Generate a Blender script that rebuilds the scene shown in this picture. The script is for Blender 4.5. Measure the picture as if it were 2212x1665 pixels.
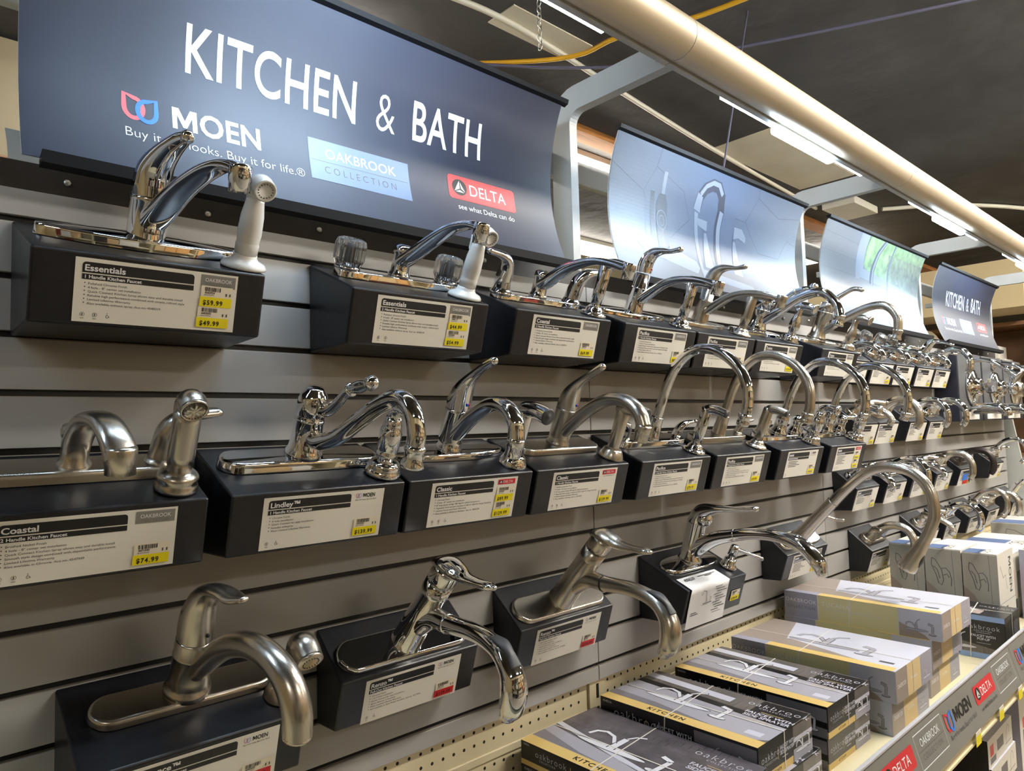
import bpy, bmesh, math, random
from mathutils import Vector, Matrix
random.seed(7)
sc = bpy.context.scene
for o in list(bpy.data.objects):
    bpy.data.objects.remove(o)
ZO = 1.8          # heights below are measured from the top slatwall groove, 1.8 m above the floor

# ------------------------------------------------------------------ camera
cam_d = bpy.data.cameras.new('camera')
cam = bpy.data.objects.new('camera', cam_d)
sc.collection.objects.link(cam)
sc.camera = cam
FPX = 1522.3938
cam_d.sensor_width = 36.0
cam_d.lens = 36.0 * FPX / 2212.0
cam_d.clip_start = 0.02
RX = Vector((0.7368916723224579, -0.6754593659595887, -0.027300333318140003))
DN = Vector((0.022025929464025297, 0.06435299366549226, -0.9976840936075582))
FW = Vector((0.6756519234732163, 0.7345837849719794, 0.06229880547156229))
m = Matrix.Identity(4)
for i in range(3):
    m[i][0] = RX[i]; m[i][1] = -DN[i]; m[i][2] = -FW[i]
m.translation = Vector((-1.26062452, -1.10059179, -0.29297599))
cam.matrix_world = m

# ------------------------------------------------------------------ world, exposure
w = bpy.data.worlds.new('world'); sc.world = w; w.use_nodes = True
w.node_tree.nodes['Background'].inputs[0].default_value = (0.9, 0.93, 1.0, 1)
w.node_tree.nodes['Background'].inputs[1].default_value = 0.0
sc.view_settings.view_transform = 'Standard'
sc.view_settings.look = 'None'
sc.view_settings.gamma = 1.0
sc.view_settings.use_curve_mapping = False
sc.view_settings.exposure = 0.12
LED_POWER = 56.0          # canopy LED strips
LED_BULB = 108.0           # brighter middle of each strip
TUBE_POWER = 30.0         # store ceiling tubes
AISLE_FILL_POWER = 80.0        # unseen fixtures added over the aisle to brighten shelf and canopy
sc.cycles.use_denoising = True
sc.cycles.max_bounces = 7
sc.cycles.diffuse_bounces = 3
sc.cycles.glossy_bounces = 4
sc.cycles.transmission_bounces = 7
sc.cycles.transparent_max_bounces = 6
sc.cycles.caustics_reflective = False
sc.cycles.caustics_refractive = False
sc.cycles.sample_clamp_indirect = 4.0
sc.cycles.use_adaptive_sampling = True
sc.cycles.adaptive_threshold = 0.02

# ------------------------------------------------------------------ materials
MT = {}
def lin(c):
    return tuple(((v / 255.0) / 12.92 if v <= 10 else (((v / 255.0) + 0.055) / 1.055) ** 2.4) for v in c)
def mat(name, col, rough=0.5, metal=0.0, emit=0.0, spec=0.5, noise=None, bump=None, trans=0.0, coat=0.0, rnoise=None):
    mm = bpy.data.materials.new(name); mm.use_nodes = True
    nt = mm.node_tree; b = nt.nodes['Principled BSDF']
    b.inputs['Base Color'].default_value = (*col, 1)
    b.inputs['Roughness'].default_value = rough
    b.inputs['Metallic'].default_value = metal
    b.inputs['Specular IOR Level'].default_value = spec
    b.inputs['Coat Weight'].default_value = coat
    if trans:
        b.inputs['Transmission Weight'].default_value = trans
        b.inputs['IOR'].default_value = 1.49
    if emit:
        b.inputs['Emission Color'].default_value = (*col, 1)
        b.inputs['Emission Strength'].default_value = emit
    if noise or rnoise or bump:
        tc = nt.nodes.new('ShaderNodeTexCoord')
    if noise:
        sc_, amt = noise[0], noise[1]
        n = nt.nodes.new('ShaderNodeTexNoise'); n.inputs['Scale'].default_value = sc_; n.inputs['Detail'].default_value = 4
        src = tc.outputs['Object']
        if len(noise) > 2:
            mp = nt.nodes.new('ShaderNodeMapping'); mp.inputs['Scale'].default_value = noise[2]
            nt.links.new(src, mp.inputs['Vector']); src = mp.outputs['Vector']
        nt.links.new(src, n.inputs['Vector'])
        r = nt.nodes.new('ShaderNodeValToRGB')
        r.color_ramp.elements[0].position = 0.3; r.color_ramp.elements[1].position = 0.7
        r.color_ramp.elements[0].color = (*[max(0, c * (1 - amt)) for c in col], 1)
        r.color_ramp.elements[1].color = (*[min(1, c * (1 + amt)) for c in col], 1)
        nt.links.new(n.outputs['Fac'], r.inputs['Fac'])
        nt.links.new(r.outputs['Color'], b.inputs['Base Color'])
    if rnoise:
        n2 = nt.nodes.new('ShaderNodeTexNoise'); n2.inputs['Scale'].default_value = rnoise[0]
        nt.links.new(tc.outputs['Object'], n2.inputs['Vector'])
        mr = nt.nodes.new('ShaderNodeMapRange')
        mr.inputs['To Min'].default_value = rnoise[1]; mr.inputs['To Max'].default_value = rnoise[2]
        nt.links.new(n2.outputs['Fac'], mr.inputs['Value']); nt.links.new(mr.outputs['Result'], b.inputs['Roughness'])
    if bump:
        n3 = nt.nodes.new('ShaderNodeTexNoise'); n3.inputs['Scale'].default_value = bump[0]; n3.inputs['Detail'].default_value = 5
        nt.links.new(tc.outputs['Object'], n3.inputs['Vector'])
        bp = nt.nodes.new('ShaderNodeBump'); bp.inputs['Strength'].default_value = bump[1]; bp.inputs['Distance'].default_value = bump[2]
        nt.links.new(n3.outputs['Fac'], bp.inputs['Height']); nt.links.new(bp.outputs['Normal'], b.inputs['Normal'])
    MT[name] = mm
    return mm

mat('chrome', (0.86, 0.87, 0.89), 0.045, 1.0)
mat('brushed_nickel', (0.62, 0.575, 0.505), 0.27, 1.0)
mat('dark_bronze', (0.05, 0.04, 0.036), 0.35, 0.7)
mat('steel', (0.62, 0.60, 0.55), 0.3, 1.0)
mat('white_plastic', (0.80, 0.79, 0.76), 0.22)
mat('acrylic', (0.97, 0.98, 1.0), 0.03, trans=0.9)
mat('red_dot', lin((190, 30, 40)), 0.3); mat('blue_dot', lin((30, 70, 190)), 0.3)
mat('black_gap', (0.006, 0.006, 0.006), 0.6)
mat('rubber', (0.05, 0.05, 0.055), 0.45)
mat('black_plastic', (0.007, 0.0075, 0.011), 0.36, noise=(90, 0.35), rnoise=(14, 0.28, 0.45), spec=0.5)
mat('slat_grey', lin((168, 166, 163)), 0.30, noise=(2.0, 0.04, (0.3, 1, 6)), spec=0.5)
mat('slat_edge', lin((150, 142, 130)), 0.5)
mat('groove_black', (0.004, 0.004, 0.005), 0.45)
mat('frame_grey', lin((178, 180, 178)), 0.42, noise=(6, 0.05))
mat('dark_steel', lin((52, 46, 40)), 0.5, 0.2, noise=(20, 0.2))
mat('canopy_metal', lin((206, 192, 168)), 0.5, 0.5, noise=(3, 0.05, (0.5, 30, 30)))
mat('led', (0.64, 0.82, 1.0), 0.4, emit=LED_POWER)
mat('led_lens', (0.64, 0.82, 1.0), 0.4, emit=LED_BULB)
mat('aisle_fill', (1.0, 0.95, 0.86), 0.4, emit=AISLE_FILL_POWER)  # glow of the added aisle fixtures, none of them in view
mat('tube', (1.0, 0.94, 0.84), 0.4, emit=TUBE_POWER)
mat('peg_cream', lin((222, 208, 172)), 0.45, noise=(5, 0.05))
mat('peg_hole', (0.008, 0.006, 0.004), 0.8)
mat('shelf_cream', lin((226, 214, 178)), 0.4, noise=(8, 0.04))
mat('valance_grey', lin((122, 122, 118)), 0.3)
mat('lip_clear', lin((190, 190, 196)), 0.2)
mat('paper', lin((232, 228, 218)), 0.5)
mat('paper_white', lin((238, 237, 238)), 0.45)
mat('ink', (0.006, 0.006, 0.007), 0.5)
mat('ink_grey', lin((70, 70, 70)), 0.5)
mat('tag_yellow', lin((240, 222, 10)), 0.5)
mat('tag_red', lin((205, 30, 38)), 0.5)
mat('tag_paper', lin((236, 226, 206)), 0.5)
mat('brand_grey', lin((132, 130, 126)), 0.45)
mat('brand_grey_dark', lin((100, 99, 97)), 0.45)
mat('logo_red', lin((206, 40, 52)), 0.4)
mat('logo_blue', lin((28, 120, 235)), 0.4)
mat('logo_coral', lin((228, 96, 104)), 0.4)
mat('sign_navy', lin((46, 50, 66)), 0.40, spec=0.42, bump=(700, 0.12, 0.0006))
mat('sign_white', lin((236, 244, 246)), 0.35)
mat('sign_steel', lin((104, 122, 152)), 0.35)
mat('sign_edge', lin((225, 225, 225)), 0.4)
mat('sign_rail', (0.004, 0.004, 0.005), 0.6, spec=0.2)
mat('photo_blue', lin((66, 78, 98)), 0.36)
mat('photo_mid', lin((58, 70, 94)), 0.36)
mat('photo_pale', lin((80, 82, 90)), 0.36)
mat('photo_light', lin((106, 114, 128)), 0.36)
mat('photo_line', lin((46, 54, 72)), 0.4)
mat('photo_dark', lin((36, 42, 58)), 0.36)
mat('photo_tile', lin((88, 92, 100)), 0.36)
mat('photo_grout', lin((70, 75, 86)), 0.4)
mat('photo_green', lin((96, 128, 84)), 0.36, noise=(28, 0.45))
mat('photo_leaf', lin((82, 100, 76)), 0.36, noise=(40, 0.5))
mat('carton_black', lin((26, 25, 27)), 0.32)
mat('carton_gold', lin((224, 192, 120)), 0.4)
mat('carton_brick', lin((98, 92, 98)), 0.35, noise=(30, 0.3))
mat('carton_wood', lin((104, 98, 96)), 0.35, noise=(24, 0.3, (1, 12, 1)))
mat('carton_grey', lin((170, 168, 180)), 0.35)
mat('carton_mid', lin((128, 124, 132)), 0.35)
mat('carton_pale', lin((206, 206, 220)), 0.35)
mat('carton_white', lin((226, 222, 212)), 0.4)
mat('carton_olive', lin((220, 211, 158)), 0.4)
mat('carton_lilac', lin((160, 160, 178)), 0.4)
mat('carton_taupe', lin((158, 145, 136)), 0.4)
mat('carton_tan', lin((222, 196, 146)), 0.5)
mat('carton_blue', lin((92, 112, 152)), 0.4)
mat('carton_sky', lin((150, 178, 226)), 0.4)
mat('carton_concrete', lin((176, 172, 162)), 0.45, noise=(9, 0.1))
mat('carton_line', lin((88, 86, 92)), 0.4)
mat('carton_shine', lin((228, 228, 236)), 0.3)
mat('strap_white', lin((226, 222, 214)), 0.35)
mat('cardboard', lin((196, 146, 84)), 0.7, noise=(12, 0.1))
mat('teal', lin((60, 150, 150)), 0.5)
mat('ceiling_dark', lin((62, 59, 56)), 0.75, noise=(1.3, 0.3), bump=(2.2, 0.6, 0.05))
mat('ceiling_patch', lin((206, 196, 170)), 0.6, noise=(4, 0.08))
mat('wall_cream', lin((206, 188, 148)), 0.6)
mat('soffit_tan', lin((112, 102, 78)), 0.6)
mat('beam_wood', lin((176, 116, 54)), 0.6, noise=(6, 0.25, (1, 10, 10)))
mat('shelf_wood', lin((118, 82, 50)), 0.6, noise=(5, 0.2))
mat('floor_tile', lin((176, 166, 148)), 0.35, noise=(2.5, 0.08))
mat('conduit_white', lin((206, 198, 178)), 0.4)
mat('conduit_yellow', lin((214, 160, 30)), 0.4)
mat('cable_violet', lin((78, 76, 96)), 0.5)
mat('junction_white', lin((200, 196, 180)), 0.45)
mat('navy_panel', lin((34, 36, 48)), 0.4)
mat('panel_grey', lin((84, 84, 86)), 0.4)
mat('goods_tan', lin((190, 160, 116)), 0.5); mat('goods_red', lin((128, 52, 42)), 0.5)
mat('goods_white', lin((214, 208, 196)), 0.5); mat('goods_dark', lin((48, 42, 38)), 0.5)
mat('goods_blue', lin((74, 80, 96)), 0.5)

# ------------------------------------------------------------------ mesh building
ID = Matrix.Identity(4)
class MB:
    def __init__(s): s.v = []; s.f = []; s.fm = []; s.sm = []; s.mats = []
    def mi(s, name):
        if name not in s.mats: s.mats.append(name)
        return s.mats.index(name)
    def add(s, verts, faces, material, smooth=False, M=None):
        k = len(s.v); i = s.mi(material)
        s.v += [(M @ Vector(p)) if M is not None else Vector(p) for p in verts]
        for f in faces:
            s.f.append([a + k for a in f]); s.fm.append(i); s.sm.append(smooth)
    def box(s, a, b, material, M=None, bevel=0.0, seg=2):
        x0, y0, z0 = [min(p, q) for p, q in zip(a, b)]; x1, y1, z1 = [max(p, q) for p, q in zip(a, b)]
        vs = [(x0,y0,z0),(x1,y0,z0),(x1,y1,z0),(x0,y1,z0),(x0,y0,z1),(x1,y0,z1),(x1,y1,z1),(x0,y1,z1)]
        fs = [(0,3,2,1),(4,5,6,7),(0,1,5,4),(1,2,6,5),(2,3,7,6),(3,0,4,7)]
        s.bev(vs, fs, material, bevel, seg, M)
    def bev(s, vs, fs, material, bevel, seg=2, M=None):
        if not bevel: return s.add(vs, fs, material, False, M)
        bm = bmesh.new(); bv = [bm.verts.new(p) for p in vs]
        for f in fs: bm.faces.new([bv[i] for i in f])
        bmesh.ops.recalc_face_normals(bm, faces=bm.faces)
        bmesh.ops.bevel(bm, geom=list(bm.edges), offset=bevel, segments=seg, affect='EDGES', profile=0.5)
        bm.verts.index_update()
        s.add([tuple(x.co) for x in bm.verts], [[x.index for x in f.verts] for f in bm.faces], material, False, M)
        bm.free()
    def prism_x(s, prof, x0, x1, material, bevel=0.0, seg=2, M=None):   # prof: (y,z) polygon
        n = len(prof)
        vs = [(x0, p[0], p[1]) for p in prof] + [(x1, p[0], p[1]) for p in prof]
        fs = [tuple(range(n)), tuple(reversed(range(n, 2*n)))] + [(i, i+n, (i+1) % n + n, (i+1) % n) for i in range(n)]
        s.bev(vs, fs, material, bevel, seg, M)
    def lathe(s, prof, material, M=None, seg=28, smooth=True):          # prof: (r,z)
        vs = []; fs = []
        for r, z in prof:
            for j in range(seg):
                a = 2*math.pi*j/seg; vs.append((r*math.cos(a), r*math.sin(a), z))
        for i in range(len(prof)-1):
            for j in range(seg):
                k = (j+1) % seg
                fs.append((i*seg+j, i*seg+k, (i+1)*seg+k, (i+1)*seg+j))
        fs.append(tuple(reversed(range(seg)))); fs.append(tuple((len(prof)-1)*seg+j for j in range(seg)))
        s.add(vs, fs, material, smooth, M)
    def sweep(s, pts, radii, material, seg=20, n=8, side=(1,0,0), flat=None, M=None, smooth=True, power=1.0, caps=True, tip=False):
        """pts through a Catmull-Rom curve; radii (side) with flat = matching radii (up); power<1 squares the section"""
        P = [Vector(p) for p in pts]; ry = flat or radii
        def cr(a, b, c, d, t): return 0.5*((2*b)+(c-a)*t+(2*a-5*b+4*c-d)*t*t+(3*b-a-3*c+d)*t*t*t)
        Q = []; A = []; B = []
        for i in range(len(P)-1):
            g = lambda L, k: L[min(max(k, 0), len(L)-1)]
            for j in range(n):
                t = j/n
                Q.append(cr(g(P,i-1) if i else P[0]*2-P[1], P[i], P[i+1], g(P,i+2) if i+2 < len(P) else P[-1]*2-P[-2], t))
                A.append(max(1e-4, cr(g(radii,i-1), radii[i], radii[i+1], g(radii,i+2), t))); B.append(max(1e-4, cr(g(ry,i-1), ry[i], ry[i+1], g(ry,i+2), t)))
        Q.append(P[-1]); A.append(radii[-1]); B.append(ry[-1])
        if tip:                      # half-round end
            d = (Q[-1]-Q[-2]).normalized(); a0, b0, q0 = A[-1], B[-1], Q[-1]
            for k in range(1, 6):
                t = math.radians(k*17.5); Q.append(q0+d*(math.sin(t)*min(a0, b0))); A.append(a0*math.cos(t)); B.append(b0*math.cos(t))
        vs = []; fs = []; S = Vector(side).normalized()
        for i, q in enumerate(Q):
            t = (Q[min(i+1, len(Q)-1)] - Q[max(i-1, 0)]).normalized()
            S2 = S - t*S.dot(t)
            if S2.length < 0.05: S2 = t.orthogonal()
            S2.normalize(); S = S2; U = t.cross(S2)
            for j in range(seg):
                a = 2*math.pi*j/seg; c, d = math.cos(a), math.sin(a)
                c = math.copysign(abs(c)**power, c); d = math.copysign(abs(d)**power, d)
                vs.append(q + S2*(c*A[i]) + U*(d*B[i]))
        for i in range(len(Q)-1):
            for j in range(seg):
                k = (j+1) % seg
                fs.append((i*seg+j, i*seg+k, (i+1)*seg+k, (i+1)*seg+j))
        s.add(vs, fs, material, smooth, M)
        if caps:
            last = (len(Q)-1)*seg
            for base, rev in ((0, True), (last, False)):
                ring = [tuple(vs[base+j]) for j in range(seg)]
                s.add(ring, [tuple(reversed(range(seg))) if rev else tuple(range(seg))], material, False, M)
    def ball(s, c, r, material, M=None, seg=20, rings=12, sz=1.0):
        prof = [(max(1e-4, r*math.sin(math.pi*i/rings)), -r*sz*math.cos(math.pi*i/rings)) for i in range(rings+1)]
        T = Matrix.Translation(Vector(c)); s.lathe(prof, material, (M @ T) if M is not None else T, seg)
    def plate(s, outline, z0, z1, bev, material, M=None, dome=0.0, foot=0.0):
        n = len(outline); O = [Vector((p[0], p[1], 0)) for p in outline]
        c = sum(O, Vector())/n
        nr = []
        for i in range(n):
            t = (O[(i+1) % n]-O[i-1]).normalized(); nr.append(Vector((t.y, -t.x, 0)))
        lay = [(-foot, z0), (0, z1-bev), (bev*0.13, z1-bev*0.5), (bev*0.5, z1-bev*0.13), (bev, z1)]
        vs = []; fs = []
        for ins, z in lay:
            for i in range(n):
                p = O[i]-nr[i]*ins; vs.append((p.x, p.y, z))
        L = len(lay)
        for k in range(L-1):
            for i in range(n):
                j = (i+1) % n; fs.append((k*n+i, k*n+j, (k+1)*n+j, (k+1)*n+i))
        s.add(vs, fs, material, True, M)
        if dome:
            top = [vs[(L-1)*n+i] for i in range(n)]; rings = 4; dv = list(top); df = []
            for k in range(1, rings):
                q = k/rings
                for p in top: dv.append((c.x+(p[0]-c.x)*(1-q), c.y+(p[1]-c.y)*(1-q), z1+dome*(1-(1-q)**2)))
            for k in range(rings-1):
                for i in range(n):
                    j = (i+1) % n; df.append((k*n+i, k*n+j, (k+1)*n+j, (k+1)*n+i))
            df.append(tuple((rings-1)*n+i for i in range(n)))
            s.add(dv, df, material, True, M)
        else:
            s.add([vs[(L-1)*n+i] for i in range(n)], [tuple(range(n))], material, False, M)
    def build(s, name, parent=None, base=None):
        me = bpy.data.meshes.new(name)
        off = Vector((0, 0, 0))
        if parent is None and s.v:
            lo = [min(p[i] for p in s.v) for i in range(3)]; hi = [max(p[i] for p in s.v) for i in range(3)]
            off = Vector(((lo[0]+hi[0])/2, (lo[1]+hi[1])/2, lo[2]))
        me.from_pydata([tuple(p-off) for p in s.v], [], s.f)
        for mname in s.mats: me.materials.append(MT[mname])
        me.polygons.foreach_set('material_index', s.fm)
        me.polygons.foreach_set('use_smooth', s.sm)
        me.update()
        ob = bpy.data.objects.new(name, me); sc.collection.objects.link(ob)
        ob.location = off
        if parent is not None: ob.parent = parent
        return ob

def tag(o, label=None, cat=None, group=None, kind=None):
    for k, v in (('label', label), ('category', cat), ('group', group), ('kind', kind)):
        if v: o[k] = v
    return o
def thing(name, M, label, cat, group=None):
    o = bpy.data.objects.new(name, None); sc.collection.objects.link(o)
    o.empty_display_size = 0.03
    o.matrix_world = M
    return tag(o, label, cat, group)
def copy_tree(o, parent=None):
    c = o.copy(); sc.collection.objects.link(c); c.parent = parent
    for ch in list(o.children): copy_tree(ch, c)
    return c
T = lambda x, y, z: Matrix.Translation(Vector((x, y, z)))
RXm = lambda d: Matrix.Rotation(math.radians(d), 4, 'X')
RYm = lambda d: Matrix.Rotation(math.radians(d), 4, 'Y')
RZm = lambda d: Matrix.Rotation(math.radians(d), 4, 'Z')
def axis(p, q):      # matrix whose z runs from p towards q
    d = (Vector(q)-Vector(p)).normalized()
    return Matrix.Translation(Vector(p)) @ d.to_track_quat('Z', 'Y').to_matrix().to_4x4()

# ------------------------------------------------------------------ lettering: outlines of the built-in font, laid out glyph by glyph
GL = {}
def load_glyphs():
    chars = sorted(set("ABCDEFGHIJKLMNOPQRSTUVWXYZabcdefghijklmnopqrstuvwxyz0123456789$&.,-\"'/:|()%#\u00ae\u2122\u2022"))
    tmp = []
    for bold, off in ((0, 0.0), (1, 0.024), (2, -0.012), (3, 0.010)):
        for ch in chars:
            for k, body in ((0, ch), (1, ch + '|')):
                cu = bpy.data.curves.new('t', 'FONT'); cu.body = body; cu.size = 1.0; cu.offset = off
                cu.resolution_u = 8 if bold == 3 else 3
                ob = bpy.data.objects.new('t', cu); sc.collection.objects.link(ob)
                tmp.append((bold, ch, k, ob))
    dg = bpy.context.evaluated_depsgraph_get()
    bar = {}
    mx = {}
    for bold, ch, k, ob in tmp:
        ev = ob.evaluated_get(dg); me = ev.to_mesh()
        vs = [(x.co.x, x.co.y) for x in me.vertices]
        if k == 0: GL[(bold, ch)] = [vs, [tuple(p.vertices) for p in me.polygons], 0.0]
        mx[(bold, ch, k)] = max([p[0] for p in vs], default=0.3)
        ev.to_mesh_clear()
    for bold in (0, 1, 2, 3):
        for ch in chars:
            GL[(bold, ch)][2] = max(0.1, mx[(bold, ch, 1)] - mx[(bold, '|', 0)])
    for _, _, _, ob in tmp:
        cu = ob.data; bpy.data.objects.remove(ob); bpy.data.curves.remove(cu)
load_glyphs()
CAP = max(p[1] for p in GL[(0, 'H')][0])
_H = CAP    # a plain heavy M, the built-in one closes up when thickened
GL[(1, 'M')] = [[(0.05+x, y*_H) for x, y in ((0, 0), (0.15, 0), (0.15, 0.66), (0.335, 0.12), (0.445, 0.12), (0.63, 0.66), (0.63, 0), (0.78, 0), (0.78, 1), (0.57, 1), (0.39, 0.45), (0.21, 1), (0, 1))], [tuple(range(13))], 0.88]

class Print:
    """flat printing: polygons in (u, v) metres, mapped onto a surface and lifted by a hair per layer"""
    def __init__(s): s.p = []
    def poly(s, pts, material, layer=1): s.p.append(([tuple(q) for q in pts], [tuple(range(len(pts)))], material, layer))
    def rect(s, x0, y0, x1, y1, material, layer=1): s.poly([(x0,y0),(x1,y0),(x1,y1),(x0,y1)], material, layer)
    def rrect(s, x0, y0, x1, y1, r, material, layer=1, corners=(1,1,1,1)):
        pts = []
        for (cx, cy, a0), on in zip(((x1-r, y1-r, 0), (x0+r, y1-r, 90), (x0+r, y0+r, 180), (x1-r, y0+r, 270)), corners):
            if on: pts += [(cx+r*math.cos(math.radians(a0+a)), cy+r*math.sin(math.radians(a0+a))) for a in range(0, 91, 18)]
            else: pts.append((cx+r*(1 if a0 in (0,270) else -1), cy+r*(1 if a0 in (0,90) else -1)))
        s.poly(pts, material, layer)
    def oval(s, cx, cy, rx, ry, material, layer=1, n=24, rot=0):
        c, d = math.cos(math.radians(rot)), math.sin(math.radians(rot))
        s.poly([(cx+rx*math.cos(2*math.pi*i/n)*c-ry*math.sin(2*math.pi*i/n)*d, cy+rx*math.cos(2*math.pi*i/n)*d+ry*math.sin(2*math.pi*i/n)*c) for i in range(n)], material, layer)
    def line(s, pts, wd, material, layer=1, closed=False, w2=None):
        P = [Vector(p) for p in pts]
        n = len(P); vs = []; k = n if closed else n-1
        for i in range(n):
            a = P[i-1] if (closed or i) else P[i]; b = P[(i+1) % n] if (closed or i < n-1) else P[i]
            t = (b-a).normalized(); q = Vector((-t.y, t.x))
            ww = wd if w2 is None else wd+(w2-wd)*i/(n-1)
            vs += [tuple(P[i]+q*ww/2), tuple(P[i]-q*ww/2)]
        fs = [(2*i, 2*i+1, (2*i+3) % (2*n), (2*i+2) % (2*n)) for i in range(k)]
        s.p.append((vs, fs, material, layer))
    def text(s, st, x, y, h, material, layer=2, sx=1.0, bold=0, align='L', sp=0.0, slant=0.0, rot=0.0):
        k = h/CAP; wd = sum((0.28 if c == ' ' else GL.get((bold, c), GL[(bold, 'o')])[2])*k*sx+sp for c in st)
        x0 = -(wd if align == 'R' else wd/2 if align == 'C' else 0)
        vs = []; fs = []; cr, sr = math.cos(math.radians(rot)), math.sin(math.radians(rot))
        for c in st:
            if c == ' ': x0 += 0.28*k*sx+sp; continue
            g = GL.get((bold, c), GL[(bold, 'o')]); b = len(vs)
            for p in g[0]:
                px, py = x0+p[0]*k*sx+p[1]*k*slant, p[1]*k
                vs.append((x+px*cr-py*sr, y+px*sr+py*cr))
            fs += [tuple(i+b for i in f) for f in g[1]]
            x0 += g[2]*k*sx+sp
        s.p.append((vs, fs, material, layer))
        return wd
    def build(s, name, fmap, parent, lift=0.0003, cut=None, base=0.0003):
        mb = MB()
        for vs, fs, material, layer in s.p:
            if cut:
                bm = bmesh.new(); bv = [bm.verts.new((p[0], p[1], 0)) for p in vs]
                for f in fs:
                    try: bm.faces.new([bv[i] for i in f])
                    except ValueError: pass
                lo = min(p[1] for p in vs); hi = max(p[1] for p in vs); k = math.floor(lo/cut)+1
                while k*cut < hi:
                    bmesh.ops.bisect_plane(bm, geom=bm.verts[:]+bm.edges[:]+bm.faces[:], plane_co=(0, k*cut, 0), plane_no=(0, 1, 0)); k += 1
                bm.verts.index_update()
                vs = [(x.co.x, x.co.y) for x in bm.verts]; fs = [tuple(x.index for x in f.verts) for f in bm.faces]; bm.free()
            mb.add([fmap(p[0], p[1], base+layer*lift) for p in vs], fs, material)
        return mb.build(name, parent)
def planemap(o, eu, ev, n):
    o, eu, ev, n = Vector(o), Vector(eu), Vector(ev), Vector(n)
    return lambda u, v, l: o+eu*u+ev*v+n*l

# ---- logos and marks as printed
def drop(cx, cy, s, flip):
    """leaf shaped drop outline with its point up and outwards"""
    pts = []
    for a in range(0, 271, 15):
        t = math.radians(a - 180 if not flip else a - 180)
        pts.append((math.cos(t), math.sin(t)))
    # round body from the left over the bottom to the right, closed by a corner up left
    pts = [(math.cos(math.radians(a)), math.sin(math.radians(a))) for a in range(180, 451, 15)]
    pts.append((-1.0, 1.25))
    if flip: pts = [(-p[0], p[1]) for p in pts]
    return [(cx+p[0]*s*0.78, cy+p[1]*s) for p in pts]
def logo_drops(P, x, y, h, layer=2, red='logo_coral', blue='logo_blue', wd=0.16):
    P.line(drop(x+h*0.36, y+h*0.42, h*0.36, False), h*wd, red, layer, closed=True)
    P.line(drop(x+h*0.76, y+h*0.38, h*0.36, True), h*wd, blue, layer+1, closed=True)
def logo_moen(P, x, y, h, ink, layer=2, sub=True, subink=None, sx=1.0, thin=0):
    logo_drops(P, x, y-h*0.15, h*1.45, layer, wd=0.13 if not thin else 0.07, red='logo_red' if thin else 'logo_coral')
    wd = P.text('MOEN', x+h*2.05, y, h, ink, layer, sx=0.98*sx, bold=1)
    if sub: P.text('Buy it for looks. Buy it for life.\u00ae', x, y-h*0.85, h*0.36, subink or ink, layer, sx=1.06*sx, bold=2 if h > 0.02 else 0)
def logo_delta(P, x, y, wd, h, layer=2, sub=None, sx=1.0):
    P.rrect(x, y, x+wd, y+h, h*0.16, 'logo_red', layer)
    P.oval(x+wd*0.16, y+h*0.52, wd*0.105, h*0.34, 'ink', layer+1)
    a, b = x+wd*0.16, y+h*0.52
    P.poly([(a, b+h*0.28), (a-wd*0.075, b-h*0.18), (a+wd*0.0, b-h*0.05)], 'sign_white', layer+2)
    P.poly([(a+wd*0.01, b+h*0.22), (a+wd*0.075, b-h*0.16), (a+wd*0.02, b-h*0.04)], 'sign_white', layer+2)
    P.poly([(a-wd*0.06, b-h*0.2), (a+wd*0.06, b-h*0.2), (a, b-h*0.11)], 'sign_white', layer+2)
    P.text('DELTA', x+wd*0.29, y+h*0.28, h*0.46, 'sign_white', layer+1, sx=wd*0.64/(h*0.46*5.05), bold=0)
    if sub: P.text('see what Delta can do', x+wd*0.1, y-h*0.42, h*0.22, sub, layer, sx=wd*0.84/(h*0.22*13.2), bold=0)
def logo_oak(P, x, y, wd, h, layer=2, bg='sign_steel', c1='sign_white', c2='ink_grey', frame=False):
    if bg: P.rect(x, y, x+wd, y+h, bg, layer)
    if frame:
        P.line([(x, y), (x+wd, y), (x+wd, y+h), (x, y+h)], h*0.03, 'sign_white', layer+1, closed=True)
    P.text('OAKBROOK', x+wd/2, y+h*0.58, h*0.23, c1, layer+1, sx=wd*0.74/(h*0.23*8.6), align='C', bold=0)
    P.rect(x+wd*0.02, y+h*0.475, x+wd*0.98, y+h*0.485, c2, layer+1)
    P.text('COLLECTION', x+wd*0.5, y+h*0.2, h*0.17, c2, layer+1, sx=0.9, align='C', sp=(wd*0.74-h*0.17*9.0*0.9)/10, bold=2)
def barcode(P, x, y, wd, h, layer=4, seed=0):
    r = random.Random(seed); u = x
    while u < x+wd:
        b = r.choice((0.0006, 0.0009, 0.0013)); P.rect(u, y, u+b, y+h, 'ink', layer); u += b+r.choice((0.0006, 0.0008, 0.0012))
def wheelchair(P, x, y, s, layer=2):
    P.line([(x+s*0.35*math.cos(math.radians(a)), y+s*0.35*math.sin(math.radians(a))) for a in range(100, 381, 20)], s*0.1, 'ink', layer)
    P.line([(x-s*0.05, y+s*0.75), (x, y+s*0.25), (x+s*0.32, y+s*0.25), (x+s*0.5, y-s*0.25), (x+s*0.62, y-s*0.2)], s*0.1, 'ink', layer)
    P.oval(x-s*0.06, y+s*0.9, s*0.1, s*0.1, 'ink', layer, 10)

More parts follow.
